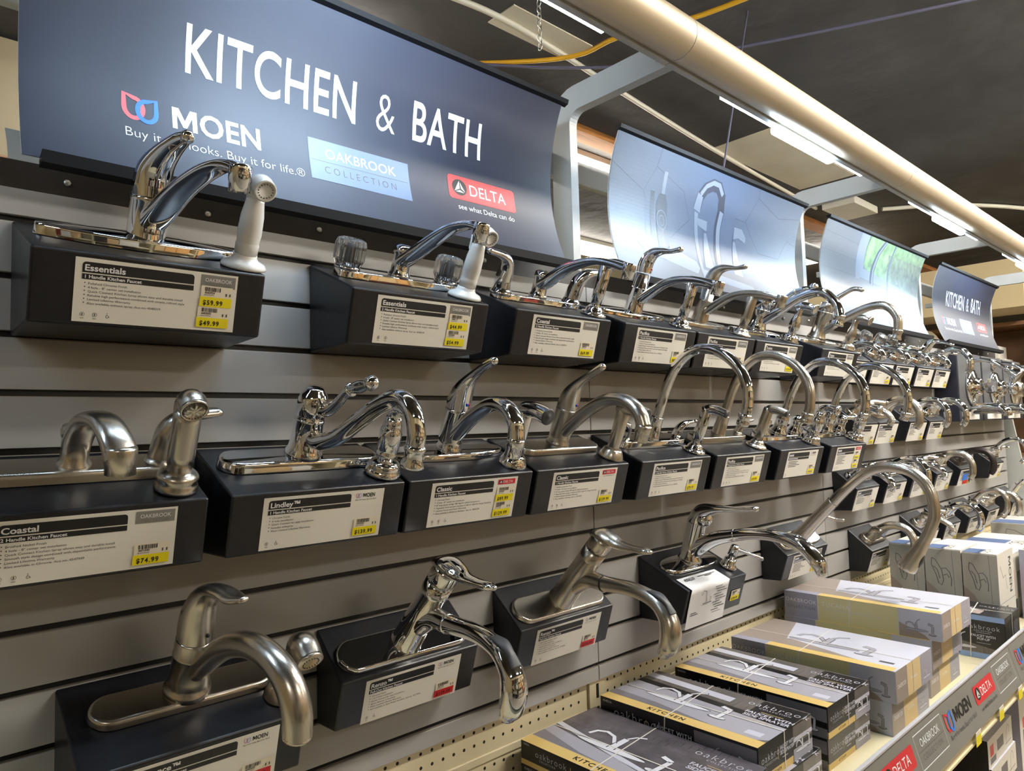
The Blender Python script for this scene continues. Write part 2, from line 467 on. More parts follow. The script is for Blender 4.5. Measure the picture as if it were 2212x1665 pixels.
LW, LH = 0.193, 0.0775
def label_print(spec, full=True):
    """the card: origin lower left, LW x LH"""
    P = Print(); W, H = LW, LH
    P.rect(0, 0, W, H, 'paper', 1)
    P.rrect(W*0.04, H*0.775, W*0.705, H*0.94, 0.004, 'ink', 2, (1, 1, 0, 0))
    P.rect(W*0.04, H*0.67, W*0.705, H*0.755, 'ink', 2)
    if full:
        P.text(spec['title'], W*0.05, H*0.805, H*0.092, 'paper_white', 3, sx=1.12, bold=1)
        P.text(spec['sub'], W*0.05, H*0.688, H*0.05, 'paper_white', 3, sx=1.12, bold=1)
        for i, b in enumerate(spec['lines']):
            P.oval(W*0.058, H*(0.602-i*0.062)+0.0011, 0.0007, 0.0007, 'ink', 2, 8)
            P.text(b, W*0.075, H*(0.59-i*0.062), H*0.035, 'ink_grey', 2, sx=1.12)
    else:
        P.rect(W*0.05, H*0.81, W*0.19, H*0.89, 'carton_pale', 3); P.rect(W*0.05, H*0.695, W*0.34, H*0.735, 'carton_pale', 3)
        for i in range(spec.get('n', 5)):
            P.rect(W*0.075, H*(0.59-i*0.062), W*(0.3+0.2*random.random()), H*(0.612-i*0.062), 'ink_grey', 2)
    for k in range(spec.get('icons', 2)):
        cx = W*(0.055+0.07*k)
        P.line([(cx+0.0024*math.cos(a*math.pi/6), H*0.12+0.0024*math.sin(a*math.pi/6)) for a in range(12)], 0.0004, 'ink_grey', 2, closed=True)
        P.rect(cx-0.0005, H*0.10, cx+0.0005, H*0.14, 'ink_grey', 2)
        P.rect(cx-0.002, H*0.055, cx+0.002, H*0.062, 'ink_grey', 2)
    if spec.get('chair', True): wheelchair(P, W*(0.055+0.07*spec.get('icons', 2)), H*0.105, H*0.06)
    b = spec.get('brand')
    if b == 'oak':
        P.rect(W*0.75, H*0.76, W*0.985, H*0.965, 'brand_grey', 2)
        P.text('OAKBROOK', W*0.868, H*0.85, H*0.062, 'paper_white', 3, sx=0.9, align='C')
        P.text('COLLECTION', W*0.868, H*0.785, H*0.04, 'brand_grey_dark', 3, sx=0.9, align='C', sp=0.0008)
    elif b == 'moen':
        logo_moen(P, W*0.745, H*0.85, H*0.075, 'ink', 2, thin=1, sx=0.86)
    elif b == 'delta':
        logo_delta(P, W*0.755, H*0.83, W*0.215, H*0.125, 2, sub='ink' if len(spec.get('tags', [])) < 2 else None)
    return P
def tag_print(price, colour, x, y, seed=0, full=True):
    P = Print(); w_, h_ = LW*0.215, LH*0.36
    P.rect(x, y, x+w_, y+h_, 'tag_paper', 4)
    P.rect(x-0.001, y, x+w_-0.0005, y+h_*0.47, colour, 5)
    barcode(P, x+w_*0.12, y+h_*0.74, w_*0.5, h_*0.2, 5, seed)
    P.text(str(4200000+seed*13577 % 700000), x+w_*0.12, y+h_*0.63, h_*0.09, 'ink', 5, sx=1.0, bold=1)
    P.text(str(80351000000+seed*733331), x+w_*0.1, y+h_*0.53, h_*0.06, 'ink_grey', 5)
    P.rect(x+w_*0.78, y+h_*0.56, x+w_*0.82, y+h_*0.7, 'ink_grey', 5); P.rect(x+w_*0.9, y+h_*0.56, x+w_*0.94, y+h_*0.7, 'ink_grey', 5)
    if full:
        P.text(price, x+w_*0.08, y+h_*0.09, h_*0.22, 'ink', 6, sx=0.86, bold=1, sp=0.0009)
    else:
        P.rect(x+w_*0.15, y+h_*0.12, x+w_*0.75, y+h_*0.3, 'carton_taupe', 6)
    return P

# ------------------------------------------------------------------ display boxes on the slatwall
def frame(b, dx=0.0, yb=-0.07):
    return T(b['xc'], 0, b['z0']-0.004) @ RXm(b['th']) @ T(dx, yb, 0.0012)
BOXES = {}
def display_box(key, x0, wd, z0, spec=None, label='', d=0.148, dr=0.067, hb=0.152, full=True, back=0.025, lu=None, group='display boxes on the slatwall'):
    th = math.degrees(math.atan2(dr-0.004, d))
    b = dict(x0=x0, w=wd, xc=x0+wd/2, z0=z0, th=th, d=d, dr=dr); BOXES[key] = b
    root = thing('display_box', T(x0+wd/2, -0.001, z0-hb), label, 'display box', group); b['root'] = root
    mb = MB()
    O = T(-x0-wd/2, 0.001, -z0+hb)
    mb.prism_x([(-0.001, z0-0.004), (-d, z0-dr), (-d+back, z0-hb), (-0.001, z0-hb-0.003)], x0+0.001, x0+wd-0.001, 'black_plastic', 0.0032, 3, O)
    mb.build('housing', root)
    if spec:
        ft = Vector((0, -d, z0-dr)); fb = Vector((0, -d+back, z0-hb)); up = (ft-fb).normalized(); n = Vector((0, -up.z, up.y))
        if n.y > 0: n = -n
        u0 = x0+(wd-LW)*0.54 if lu is None else x0+lu
        o = Vector((u0, 0, 0))+ft-up*(0.0068+LH)
        off = Vector((x0+wd/2, -0.001, z0-hb))
        fm = planemap(o-off, (1, 0, 0), up, n)
        card = label_print(spec, full).build('label_card', fm, root)
        tags = spec.get('tags', [])
        for i, t in enumerate(tags):
            y = LH*0.06 if (len(tags) == 1 or i == 1) else LH*0.42
            tag_print(t[0], t[1], LW*0.755-(0.002 if i else 0), y, seed=i*3+int(abs(x0)*100) % 50, full=full).build('price_tag', fm, card)
    return root
Y, R_ = 'tag_yellow', 'tag_red'
OAK = ['Polished Chrome Finish', '4 hole - 8" center set installation', 'Quick Connect Kitchen Spray allows easy and durable install',
       'Reliable high performance combined with simple, refined style', 'Limited Lifetime Warranty', 'Also available without spray. Ace no. 4548319']
COA = ['Polished Chrome Finish', '4 hole - 8" center set installation', 'Quick Connect Kitchen Spray allows easy and durable install',
       'Smooth style design combined with dependable performance.', 'Limited Lifetime Warranty', 'Also available in Brushed Nickel. Ace no. 4547915']
PAC = ['Polished Chrome Finish', '4 hole - 8" center set installation', 'Quick Connect Kitchen Spray allows easy and durable install',
       'Large swivel flow decorator accent with elegance and design', 'Limited Lifetime Warranty', 'Also available in Brushed Nickel. Ace no. 4548236']
CLA = ['Chrome Finish', '4 hole - 8" center set installation', '8" long spout swings 180\u00b0 for added convenience'.replace('\u00b0', ' deg'),
       'Vegetable finish sprayer mounts on left or right for design flexibility', 'Lifetime Faucet and Finish Warranty', 'Also available in Brilliance Stainless. Ace no. 4066528']
def sp(title, sub, lines, brand, *tags, icons=2, chair=True): return dict(title=title, sub=sub, lines=lines, brand=brand, tags=list(tags), icons=icons, chair=chair)
ROW = 0.3048
KW = 0.2785
display_box('b1', -1.1265, KW, 0, sp('Essentials', '1 Handle Kitchen Faucet', OAK, 'oak', ('$59.99', Y), ('$49.99', Y)), 'black display box leftmost in the top row, card priced $59.99 and $49.99')
display_box('b2', -0.7115, KW, 0, sp('Essentials', '2 Handle Kitchen Faucet', OAK, 'oak', ('$44.99', Y), ('$54.99', Y), chair=False), 'black display box with a card priced $44.99 and $54.99')
display_box('b3', -0.367, KW, 0, sp('Coastal', '2 Handle Kitchen Faucet', COA, 'oak', ('$69.99', Y)), 'black display box with a Coastal card priced $69.99')
display_box('b4', -0.043, KW, 0, sp('Pacifica', '1 Handle Kitchen Faucet', PAC, 'oak', ('$89.99', Y)), 'black display box with a Pacifica card priced $89.99, in the top row')
display_box('b5', 0.2435, KW, 0, sp('Pacifica', '1 Handle Kitchen Faucet', PAC, 'oak', ('$99.99', Y)), 'black top row display box under the brushed arc spout faucet with oval plate')
display_box('b6', 0.530, KW, 0, sp('Tucana', '1 Handle Kitchen Faucet', PAC, 'oak', ('$129.99', Y)), 'black top row display box under the chrome faucet with a raised side lever')
display_box('b7', 0.938, KW, 0, sp('Tucana', '1 Handle Kitchen Faucet', PAC, 'oak'), 'black top row display box under the nickel faucet with a straight cylinder body')
display_box('c1', -1.204, KW, -ROW, sp('Coastal', '2 Handle Kitchen Faucet', ['Brushed Nickel Finish']+COA[1:5]+['Also available in Chrome. Ace no. 4547949'], 'oak', ('$74.99', Y)), 'black display box cut by the left picture edge, card priced $74.99')
display_box('c2', -0.8985, KW, -ROW, sp('Lindley\u2122', '1 Handle Kitchen Faucet', ['Chrome Finish', '4 hole installation', 'Quick Connect for easy installation', 'Includes sidespray', 'Moen Limited Lifetime Warranty'], 'moen', ('$139.99', Y), icons=1), 'black display box with a Lindley card priced $139.99')
display_box('c3', -0.613, KW, -ROW, sp('Classic', '1 Handle Kitchen Faucet', CLA, 'delta', ('$89.99', Y), ('$129.99', Y)), 'black display box with a Classic card priced $89.99 and $129.99')
display_box('c4', -0.325, KW, -ROW, sp('Classic', '1 Handle Kitchen Faucet', ['Brilliance Stainless Finish']+CLA[1:5]+['Also available in Chrome. Ace no. 4019529'], 'delta', ('$139.99', Y)), 'black display box with a Classic card priced $139.99')
display_box('c5', -0.002, KW, -ROW, sp('Pacifica', '2 Handle Hi-Arc Kitchen Faucet', PAC, 'oak', ('$79.99', Y)), 'black display box with a Pacifica card priced $79.99')
display_box('c6', 0.302, KW, -ROW, sp('Pacifica', '2 Handle Hi-Arc Kitchen Faucet', PAC, 'oak', ('$99.99', Y)), 'black display box with a Pacifica card priced $99.99 under a nickel gooseneck')
display_box('c7', 0.634, KW, -ROW, dict(brand='moen', tags=[('', Y)], icons=1, chair=False, n=4), 'black second row display box under the nearer ornate chrome gooseneck', full=False)
display_box('c8', 0.962, KW, -ROW, dict(brand='delta', tags=[('', Y), ('', Y)], n=6), 'black second row display box under the farther ornate chrome gooseneck', full=False)
display_box('d1', -1.072, KW, -2*ROW, sp('Torrance\u2122', '1 Handle Kitchen Faucet', ['Spot Resist Stainless Finish', '4 hole installation', 'Includes sidespray'], 'moen', ('$199.99', R_)), 'black display box at bottom left with a Torrance card', d=0.15, dr=0.07)
RZ = ['Chrome Finish', '1 or 3 hole installation', 'Quick Connect for easy installation', 'Spout features 2 functions', 'Moen Limited Lifetime Warranty', 'Also available in Spot Resist Stainless. Ace no. 4317006']
display_box('d2', -0.7055, KW, -2*ROW, sp('Renzo\u2122', 'Pull-Out Kitchen Faucet', RZ, 'moen', ('$139.99', R_), icons=1), 'black display box with a Renzo card and red $139.99 tag', d=0.086, dr=0.073)
display_box('d3', -0.321, KW, -2*ROW, sp('Renzo\u2122', 'Pull-Out Kitchen Faucet', ['Spot Resist Stainless Finish']+RZ[1:5]+['Also available in Chrome. Ace no. 4318276'], 'moen', ('$199.99', R_), icons=1), 'black display box with a Renzo card and red $199.99 tag', d=0.086, dr=0.073)
display_box('d4', 0.156, 0.266, -2*ROW, None, 'black display box with a white paper sheet hung over its front', d=0.145, dr=0.070)
display_box('d5', 0.762, KW, -2*ROW-0.004, dict(brand='oak', tags=[('', Y), ('', Y)], n=6), 'black display box under the tall pull down faucet, card with two yellow tags', d=0.086, dr=0.076, full=False)

# the sheet of paper hung over one box
b = BOXES['d4']
ft = Vector((0, -b['d'], b['z0']-b['dr'])); fb = Vector((0, -b['d']+0.025, b['z0']-0.152)); up = (ft-fb).normalized(); nrm = Vector((0, -up.z, up.y))
mb = MB(); xs = (b['x0']+0.012, b['x0']+0.178); bk = Vector((0, 0, b['z0']-0.004))
top = ft+(bk-ft).normalized()*0.045; topn = Vector((0, -math.sin(math.radians(b['th'])), math.cos(math.radians(b['th']))))
prof = [top+topn*0.0016, ft+(bk-ft)*0.12+topn*0.0022, ft+(topn+nrm).normalized()*0.0032, ft-up*0.012+nrm*0.0022, ft-up*0.05+nrm*0.0032, fb+up*0.0-up*0.012+nrm*0.006]
vs = [(x, p.y, p.z) for x in xs for p in prof]
k = len(prof)
mb.add(vs, [(i, i+1, k+i+1, k+i) for i in range(k-1)], 'paper_white', True)
sheet = tag(mb.build('paper_sheet'), 'white printed paper sheet draped over a black display box', 'paper sheet')
P = Print()
for i in range(15): P.rect(0.102+0.006*(i % 3), 0.078-i*0.0068, 0.135+0.012*((i*7) % 3), 0.080-i*0.0068, 'ink_grey', 1)
P.line([(0.048, 0.066), (0.052, 0.078), (0.066, 0.074), (0.074, 0.045)], 0.0016, 'ink_grey', 1); P.line([(0.058, 0.043), (0.096, 0.043)], 0.002, 'ink_grey', 1); P.line([(0.09, 0.044), (0.092, 0.055), (0.086, 0.057)], 0.0014, 'ink_grey', 1)
P.rect(0.012, 0.025, 0.036, 0.027, 'ink_grey', 1); P.rect(0.012, 0.02, 0.044, 0.022, 'ink_grey', 1)
o2 = Vector((xs[0], 0, 0))+fb+nrm*0.0042
off = sheet.location
P.build('print', planemap(o2-off, (1, 0, 0), (up+nrm*-0.012).normalized(), nrm), sheet)
P = Print(); P.text('4306239', 0.016, 0.028, 0.009, 'ink', 1, bold=1, sx=0.9); P.rect(0.075, 0.034, 0.15, 0.036, 'ink_grey', 1); P.rect(0.1, 0.03, 0.13, 0.032, 'ink_grey', 1)
P.build('print', planemap(Vector((xs[0], 0, 0))+ft+topn*0.0028-off, (1, 0, 0), (bk-ft).normalized(), topn), sheet)
P = tag_print('$299.99', Y, 0, 0, 5)
P.build('price_tag', planemap(Vector((b['x0']+0.205, 0, 0))+fb+up*0.022-b['root'].location, (1, 0, 0), up, nrm), b['root'])

# ------------------------------------------------------------------ faucets; every builder works in the frame of the box top: z away from it, -y down the slope
def fw(pts, phi=0.0):
    c, d = math.cos(math.radians(phi)), math.sin(math.radians(phi))
    return [(f*d, -f*c, z) for f, z in pts]
def sd(phi): return (math.cos(math.radians(phi)), math.sin(math.radians(phi)), 0)
def stadium(L, W, n=14, cx=0, cy=0):
    r = W/2; a = L/2-r
    return [(cx+a+r*math.cos(math.pi*(i/n-0.5)), cy+r*math.sin(math.pi*(i/n-0.5))) for i in range(n+1)] + [(cx-a+r*math.cos(math.pi*(i/n+0.5)), cy+r*math.sin(math.pi*(i/n+0.5))) for i in range(n+1)]
def superell(L, W, p=2.0, n=60):
    o = []
    for i in range(n):
        a = 2*math.pi*i/n; c, d = math.cos(a), math.sin(a)
        o.append((math.copysign(abs(c)**(2/p), c)*L/2, math.copysign(abs(d)**(2/p), d)*W/2))
    return o
def eye(L, W, n=30, tip=0.17):
    """long pointed oval"""
    o = []
    for i in range(n):
        t = -1+2*(i+0.5)/n; o.append((t*L/2, -W/2*(1-abs(t)**2.1)**0.75))
    for i in range(n):
        t = 1-2*(i+0.5)/n; o.append((t*L/2, W/2*(1-abs(t)**2.1)**0.75))
    return o
def part(root, name, fn, label=None):
    mb = MB(); fn(mb); o = mb.build(name, root)
    if label: o['label'] = label
    return o

def sprayer(M, kind, mt, label):
    root = thing('side_sprayer', M, label, 'sprayer', 'side sprayers on the display boxes')
    if kind == 'white':
        part(root, 'holder', lambda m: m.lathe([(0.0305,0),(0.031,0.003),(0.028,0.008),(0.019,0.012),(0.0165,0.016),(0.0165,0.02)], mt))
        part(root, 'wand', lambda m: (m.lathe([(0.0155,0.02),(0.016,0.034),(0.0152,0.036),(0.0152,0.038),(0.0165,0.05),(0.0155,0.075),(0.0125,0.094),(0.012,0.1)], mt, RXm(4)),
            m.sweep([(0,-0.006,0.094),(0,-0.008,0.108),(0,-0.018,0.118),(0,-0.034,0.113)], [0.012,0.0135,0.015,0.0155], mt, n=6)))
        part(root, 'trigger', lambda m: m.box((-0.005,0.008,0.085),(0.005,0.014,0.112), mt, None, 0.002))
        def face(m):
            A = T(0,-0.034,0.113) @ RXm(105)
            m.lathe([(0.0155,0),(0.0152,0.003),(0.0125,0.0032),(0.012,0.0022)], mt, A)
            for i in range(16): m.lathe([(0.0009,0.0024),(0.0009,0.0034)], 'ink_grey', A @ T(0.0098*math.cos(i*math.pi/8), 0.0098*math.sin(i*math.pi/8), 0), 6)
        part(root, 'spray_face', face)
    elif kind in ('straight', 'straight_cap'):
        part(root, 'holder', lambda m: m.lathe([(0.0285,0),(0.0285,0.003),(0.025,0.007),(0.019,0.0085),(0.0185,0.014),(0.0155,0.017),(0.013,0.02)], mt))
        part(root, 'wand', lambda m: (m.lathe([(0.0115,0.016),(0.0115,0.036),(0.0125,0.037),(0.0135,0.05),(0.0138,0.108),(0.012,0.113)], mt),
            m.sweep([(0,0.004,0.1),(0,-0.004,0.110),(0,-0.024,0.116),(0,-0.052,0.116)], [0.010,0.0125,0.0115,0.0105], mt, n=5)))
        part(root, 'spray_face', lambda m: m.lathe([(0.0095,0),(0.0095,0.0015)], 'rubber', axis((0,-0.052,0.116),(0,-0.06,0.116)), 18))
    elif kind == 'fat':
        part(root, 'holder', lambda m: m.lathe([(0.0265,0),(0.027,0.004),(0.0255,0.009),(0.024,0.013),(0.0265,0.017),(0.0245,0.022),(0.0165,0.028)], mt))
        part(root, 'wand', lambda m: (m.lathe([(0.0152,0.02),(0.0152,0.036),(0.0162,0.0365),(0.0168,0.05),(0.0172,0.098),(0.0165,0.115)], mt, RXm(3)),
            m.sweep([(0,-0.004,0.1),(0,-0.005,0.115),(0,-0.012,0.124),(0,-0.026,0.119)], [0.0166,0.0175,0.0178,0.0172], mt, n=6)))
        def face(m):
            A = T(0,-0.0262,0.119) @ RXm(112)
            m.lathe([(0.0172,-0.002),(0.0172,0.002),(0.015,0.0028),(0.0148,0.0016)], mt, A)
            for i in range(24): m.lathe([(0.0007,0.001),(0.0007,0.0024)], 'ink_grey', A @ T(0.013*math.cos(i*math.pi/12), 0.013*math.sin(i*math.pi/12), 0), 6)
            for i in range(8):
                a = i*math.pi/4; m.box((0.003,-0.0012,0.0014),(0.0095,0.0012,0.0026), 'steel', A @ Matrix.Rotation(a, 4, 'Z'))
        part(root, 'spray_face', face)
    elif kind == 'ornate':
        part(root, 'holder', lambda m: m.lathe([(0.0285,0),(0.0295,0.004),(0.027,0.009),(0.025,0.012),(0.0265,0.016),(0.022,0.022),(0.0145,0.025)], mt))
        part(root, 'wand', lambda m: (m.lathe([(0.0125,0.022),(0.0125,0.03),(0.0165,0.033),(0.0165,0.037),(0.014,0.039),(0.0178,0.044),(0.0182,0.07),(0.0165,0.079),(0.0145,0.081),(0.0155,0.085),(0.0135,0.09),(0.0125,0.1)], mt),
            m.sweep([(0,0,0.096),(0,-0.002,0.108),(0,-0.016,0.118),(0,-0.04,0.121)], [0.0125,0.0125,0.0115,0.0125], mt, n=6)))
        part(root, 'spray_face', lambda m: m.lathe([(0.0125,-0.004),(0.0155,0),(0.0158,0.008),(0.0125,0.01),(0.012,0.008)], mt, axis((0,-0.04,0.121),(0,-0.06,0.122))))
    elif kind == 'hourglass':
        part(root, 'holder', lambda m: m.lathe([(0.0285,0),(0.0295,0.004),(0.024,0.008),(0.026,0.013),(0.02,0.02),(0.0125,0.024)], mt))
        part(root, 'wand', lambda m: (m.lathe([(0.0115,0.02),(0.0115,0.034),(0.0145,0.038),(0.0165,0.05),(0.0145,0.064),(0.0105,0.078),(0.009,0.09),(0.0105,0.1),(0.009,0.104)], mt),
            m.sweep([(0,0.012,0.104),(0,-0.002,0.111),(0,-0.022,0.114),(0,-0.04,0.112)], [0.009,0.0125,0.0115,0.0095], mt, n=5)))
        part(root, 'spray_face', lambda m: m.lathe([(0.0095,-0.003),(0.0145,0.001),(0.0155,0.007),(0.0125,0.0075)], mt, axis((0,-0.04,0.112),(0,-0.06,0.109))))
    elif kind == 'hammer':
        part(root, 'holder', lambda m: m.lathe([(0.0275,0),(0.0275,0.003),(0.0205,0.018),(0.0185,0.02),(0.0165,0.021)], mt))
        part(root, 'wand', lambda m: (m.lathe([(0.0125,0.018),(0.0135,0.02),(0.0150,0.105),(0.014,0.11)], mt),
            m.sweep([(0.0,0.012,0.104),(0.0,-0.004,0.112),(0.0,-0.03,0.117),(0.0,-0.056,0.117)], [0.013,0.0155,0.0155,0.0155], mt, n=5)))
        part(root, 'spray_face', lambda m: m.lathe([(0.0155,0),(0.0157,0.002),(0.012,0.003),(0.0045,0.003),(0.004,0.0045)], 'rubber', axis((0,-0.056,0.117),(0,-0.07,0.117))))
    elif kind == 'knob':
        part(root, 'holder', lambda m: m.lathe([(0.0245,0),(0.0245,0.002),(0.0145,0.024),(0.0125,0.027)], mt))
        part(root, 'wand', lambda m: (m.lathe([(0.0095,0.02),(0.0105,0.04),(0.0125,0.075)], mt, RXm(14)),
            m.sweep([(0,-0.018,0.07),(0,-0.02,0.092),(0,-0.032,0.104),(0,-0.055,0.098)], [0.0125,0.0165,0.0195,0.0185], mt, n=6)))
        def face(m):
            A = axis((0,-0.055,0.098),(0,-0.075,0.0905))
            m.lathe([(0.0185,-0.001),(0.0178,0.004),(0.0145,0.0048)], mt, A)
            for i in range(18): m.lathe([(0.0008,0.0042),(0.0008,0.0056)], 'ink_grey', A @ T(0.0108*math.cos(i*math.pi/9), 0.0108*math.sin(i*math.pi/9), 0), 6)
        part(root, 'spray_face', face)
    return root

def faucet(M, label, group='kitchen faucets on the display boxes', name='kitchen_faucet', cat='faucet'):
    return thing(name, M, label, cat, group)
def aerator(root, mt, at, to, r, h):
    part(root, 'aerator', lambda m: m.lathe([(r,-0.002),(r*1.06,0.001),(r*1.06,h*0.55),(r*0.98,h*0.6),(r*0.98,h),(r*0.8,h),(r*0.78,h*0.8)], mt, axis(at, to), 22))

def dome_faucet(M, mt, label):                       # long oval plate, dome lever, flat blade spout
    r = faucet(M, label)
    part(r, 'deck_plate', lambda m: m.plate(eye(0.262, 0.064), 0, 0.0145, 0.004, mt, dome=0.005, foot=0.001))
    part(r, 'body', lambda m: m.lathe([(0.0262,0.008),(0.0258,0.014),(0.0242,0.02),(0.024,0.062),(0.0252,0.064),(0.0252,0.068),(0.024,0.07)], mt))
    h = part(r, 'handle', lambda m: (m.sweep(fw([(0,0.069),(-0.001,0.086),(0.004,0.104),(0.018,0.121),(0.040,0.138),(0.062,0.151),(0.077,0.157)], 10), [0.0238,0.0236,0.0222,0.019,0.0152,0.0118,0.0085], mt, flat=[0.0238,0.0232,0.0205,0.0162,0.0112,0.0095,0.0075]),
        m.ball(fw([(0.077,0.157)], 10)[0], 0.0088, mt)))
    part(h, 'temperature_dot', lambda m: (m.lathe([(0.0032,0),(0.0032,0.0014)], 'red_dot', axis((-0.002,-0.0195,0.093),(-0.004,-0.0275,0.096)), 14), m.lathe([(0.0022,0.0),(0.0022,0.0018)], 'blue_dot', axis((0.001,-0.0195,0.093),(0.0,-0.0275,0.096)), 12)))
    ph = 10
    part(r, 'spout', lambda m: m.sweep(fw([(0.0,0.03),(0.03,0.052),(0.075,0.088),(0.122,0.117),(0.16,0.133),(0.19,0.138),(0.212,0.136)], ph), [0.0175,0.0185,0.018,0.0165,0.015,0.0132,0.0115], mt, side=sd(ph), flat=[0.016,0.0135,0.009,0.0075,0.0068,0.0075,0.008], power=0.75))
    e = fw([(0.207,0.14),(0.212,0.11)], ph)
    aerator(r, mt, e[0], e[1], 0.0122, 0.029)
    return r

def acrylic_knob(root, x, mt):
    k = part(root, 'handle', lambda m: m.lathe([(0.0215,0.0),(0.022,0.004),(0.018,0.007),(0.012,0.009),(0.011,0.014)], mt, T(x,0,0.012)))
    def knob(m):
        n = 48; prof = [(0.0125,0.0132),(0.0195,0.0165),(0.0245,0.028),(0.025,0.052),(0.0225,0.060),(0.0165,0.063),(0.0155,0.0612),(0.0001,0.0612)]
        vs = []; fs = []
        for i, (rr, z) in enumerate(prof):
            for j in range(n):
                a = 2*math.pi*j/n; q = rr*(1+(0.085 if 0 < i < 5 else 0.04)*(1 if j % 4 < 2 else -1)*0.6*(1 if i < 6 else 0)); vs.append((x+q*math.cos(a), q*math.sin(a), z))
        for i in range(len(prof)-1):
            for j in range(n): fs.append((i*n+j, i*n+(j+1) % n, (i+1)*n+(j+1) % n, (i+1)*n+j))
        fs.append(tuple(reversed(range(n))))
        m.add(vs, fs, 'acrylic', False)
    part(k, 'knob', knob, 'clear fluted acrylic knob')
    part(k, 'spindle', lambda m: m.lathe([(0.0115,0.0135),(0.0105,0.03),(0.0095,0.048),(0.006,0.052)], 'white_plastic', T(x,0,0)))
def lever_handle(root, x, mt, sgn, s=1.0, kind='bend'):
    h = part(root, 'handle', lambda m: (m.lathe([(0.0235*s,0.006),(0.0235*s,0.012),(0.019*s,0.016),(0.0175*s,0.02)], mt, T(x,0,0)),
        m.sweep([(x,0,0.016*s),(x+sgn*0.003*s,0,0.036*s),(x+sgn*0.004*s,-0.004*s,0.058*s),(x+sgn*0.014*s,-0.01*s,0.076*s),(x+sgn*0.034*s,-0.012*s,0.084*s),(x+sgn*0.062*s,-0.012*s,0.087*s)], [0.0172*s,0.0175*s,0.0165*s,0.0135*s,0.0105*s,0.0085*s], mt, side=(0,1,0), flat=[0.0172*s,0.0168*s,0.0145*s,0.011*s,0.0075*s,0.0062*s])))
    part(h, 'tip', lambda m: m.ball((x+sgn*0.062*s,-0.012*s,0.087*s), 0.0078*s, mt, sz=0.8))
    return h
def bridge_plate(m, mt, L=0.24, W=0.05):
    o = []
    for i in range(60):
        a = 2*math.pi*i/60; x = math.cos(a); x = math.copysign(abs(x)**0.55, x)*L/2
        ww = W/2*(0.72+0.28*min(1, abs(abs(x)-L*0.42*0 )/(L*0.42)))
        y = math.sin(a); y = math.copysign(abs(y)**0.55, y)*ww*(1.0)
        o.append((x, y))
    m.plate(o, 0, 0.012, 0.003, mt, foot=0.001)
def two_handle(M, mt, label, knob, spout, sr, sf, aer, post_h=0.066, ph=0, plate='bridge', post='round'):
    r = faucet(M, label)
    if plate == 'bridge': part(r, 'deck_plate', lambda m: bridge_plate(m, mt))
    else: part(r, 'deck_plate', lambda m: m.plate(stadium(0.258, 0.052), 0, 0.014, 0.006, mt, foot=0.002))
    part(r, 'post', lambda m: m.lathe([(0.021,0.010),(0.0195,0.016),(0.0165,0.02),(0.0155,0.05),(0.0175,0.052),(0.0182,0.058),(0.0165,0.064),(0.009,0.068)], mt))
    part(r, 'spout', lambda m: m.sweep(fw(spout, ph), sr, mt, side=sd(ph), flat=sf, power=0.8))
    e = fw([aer[0], aer[1]], ph); aerator(r, mt, e[0], e[1], aer[2], aer[3])
    for sx, g in ((-0.1016, -1), (0.1016, 1)):
        if knob == 'acrylic': acrylic_knob(r, sx, mt)
        else: lever_handle(r, sx, mt, g)
    return r
def pacifica(M, mt, label):
    r = faucet(M, label)
    part(r, 'deck_plate', lambda m: m.plate(eye(0.255, 0.064), 0, 0.010, 0.004, mt, dome=0.003, foot=0.001))
    part(r, 'body', lambda m: m.lathe([(0.024,0.008),(0.023,0.014),(0.021,0.03),(0.0195,0.066),(0.02,0.067),(0.02,0.07),(0.0182,0.071),(0.0178,0.104)], mt))
    h = part(r, 'handle', lambda m: m.sweep([(0,0.0,0.106),(0,0.001,0.124),(0,-0.003,0.142),(0,-0.016,0.157),(0,-0.036,0.165),(0,-0.058,0.169),(0,-0.082,0.178)], [0.0185,0.0188,0.0175,0.0145,0.0105,0.0078,0.0085], mt, flat=[0.0185,0.0182,0.0165,0.0125,0.0078,0.0055,0.0066], tip=True))
    part(h, 'temperature_dot', lambda m: m.lathe([(0.0028,0),(0.0028,0.0012)], 'red_dot', axis((0.004,-0.0165,0.118),(0.006,-0.026,0.119)), 12))
    part(r, 'spout', lambda m: m.sweep(fw([(0.0,0.03),(0.022,0.052),(0.062,0.091),(0.1,0.112),(0.14,0.122),(0.18,0.1245),(0.206,0.122)]), [0.015,0.0148,0.0142,0.0135,0.0128,0.0118,0.0105], mt, flat=[0.012,0.0115,0.01,0.0088,0.0078,0.0075,0.0075], power=0.85))
    aerator(r, mt, (0,-0.204,0.131), (0,-0.206,0.1), 0.0125, 0.03)
    return r
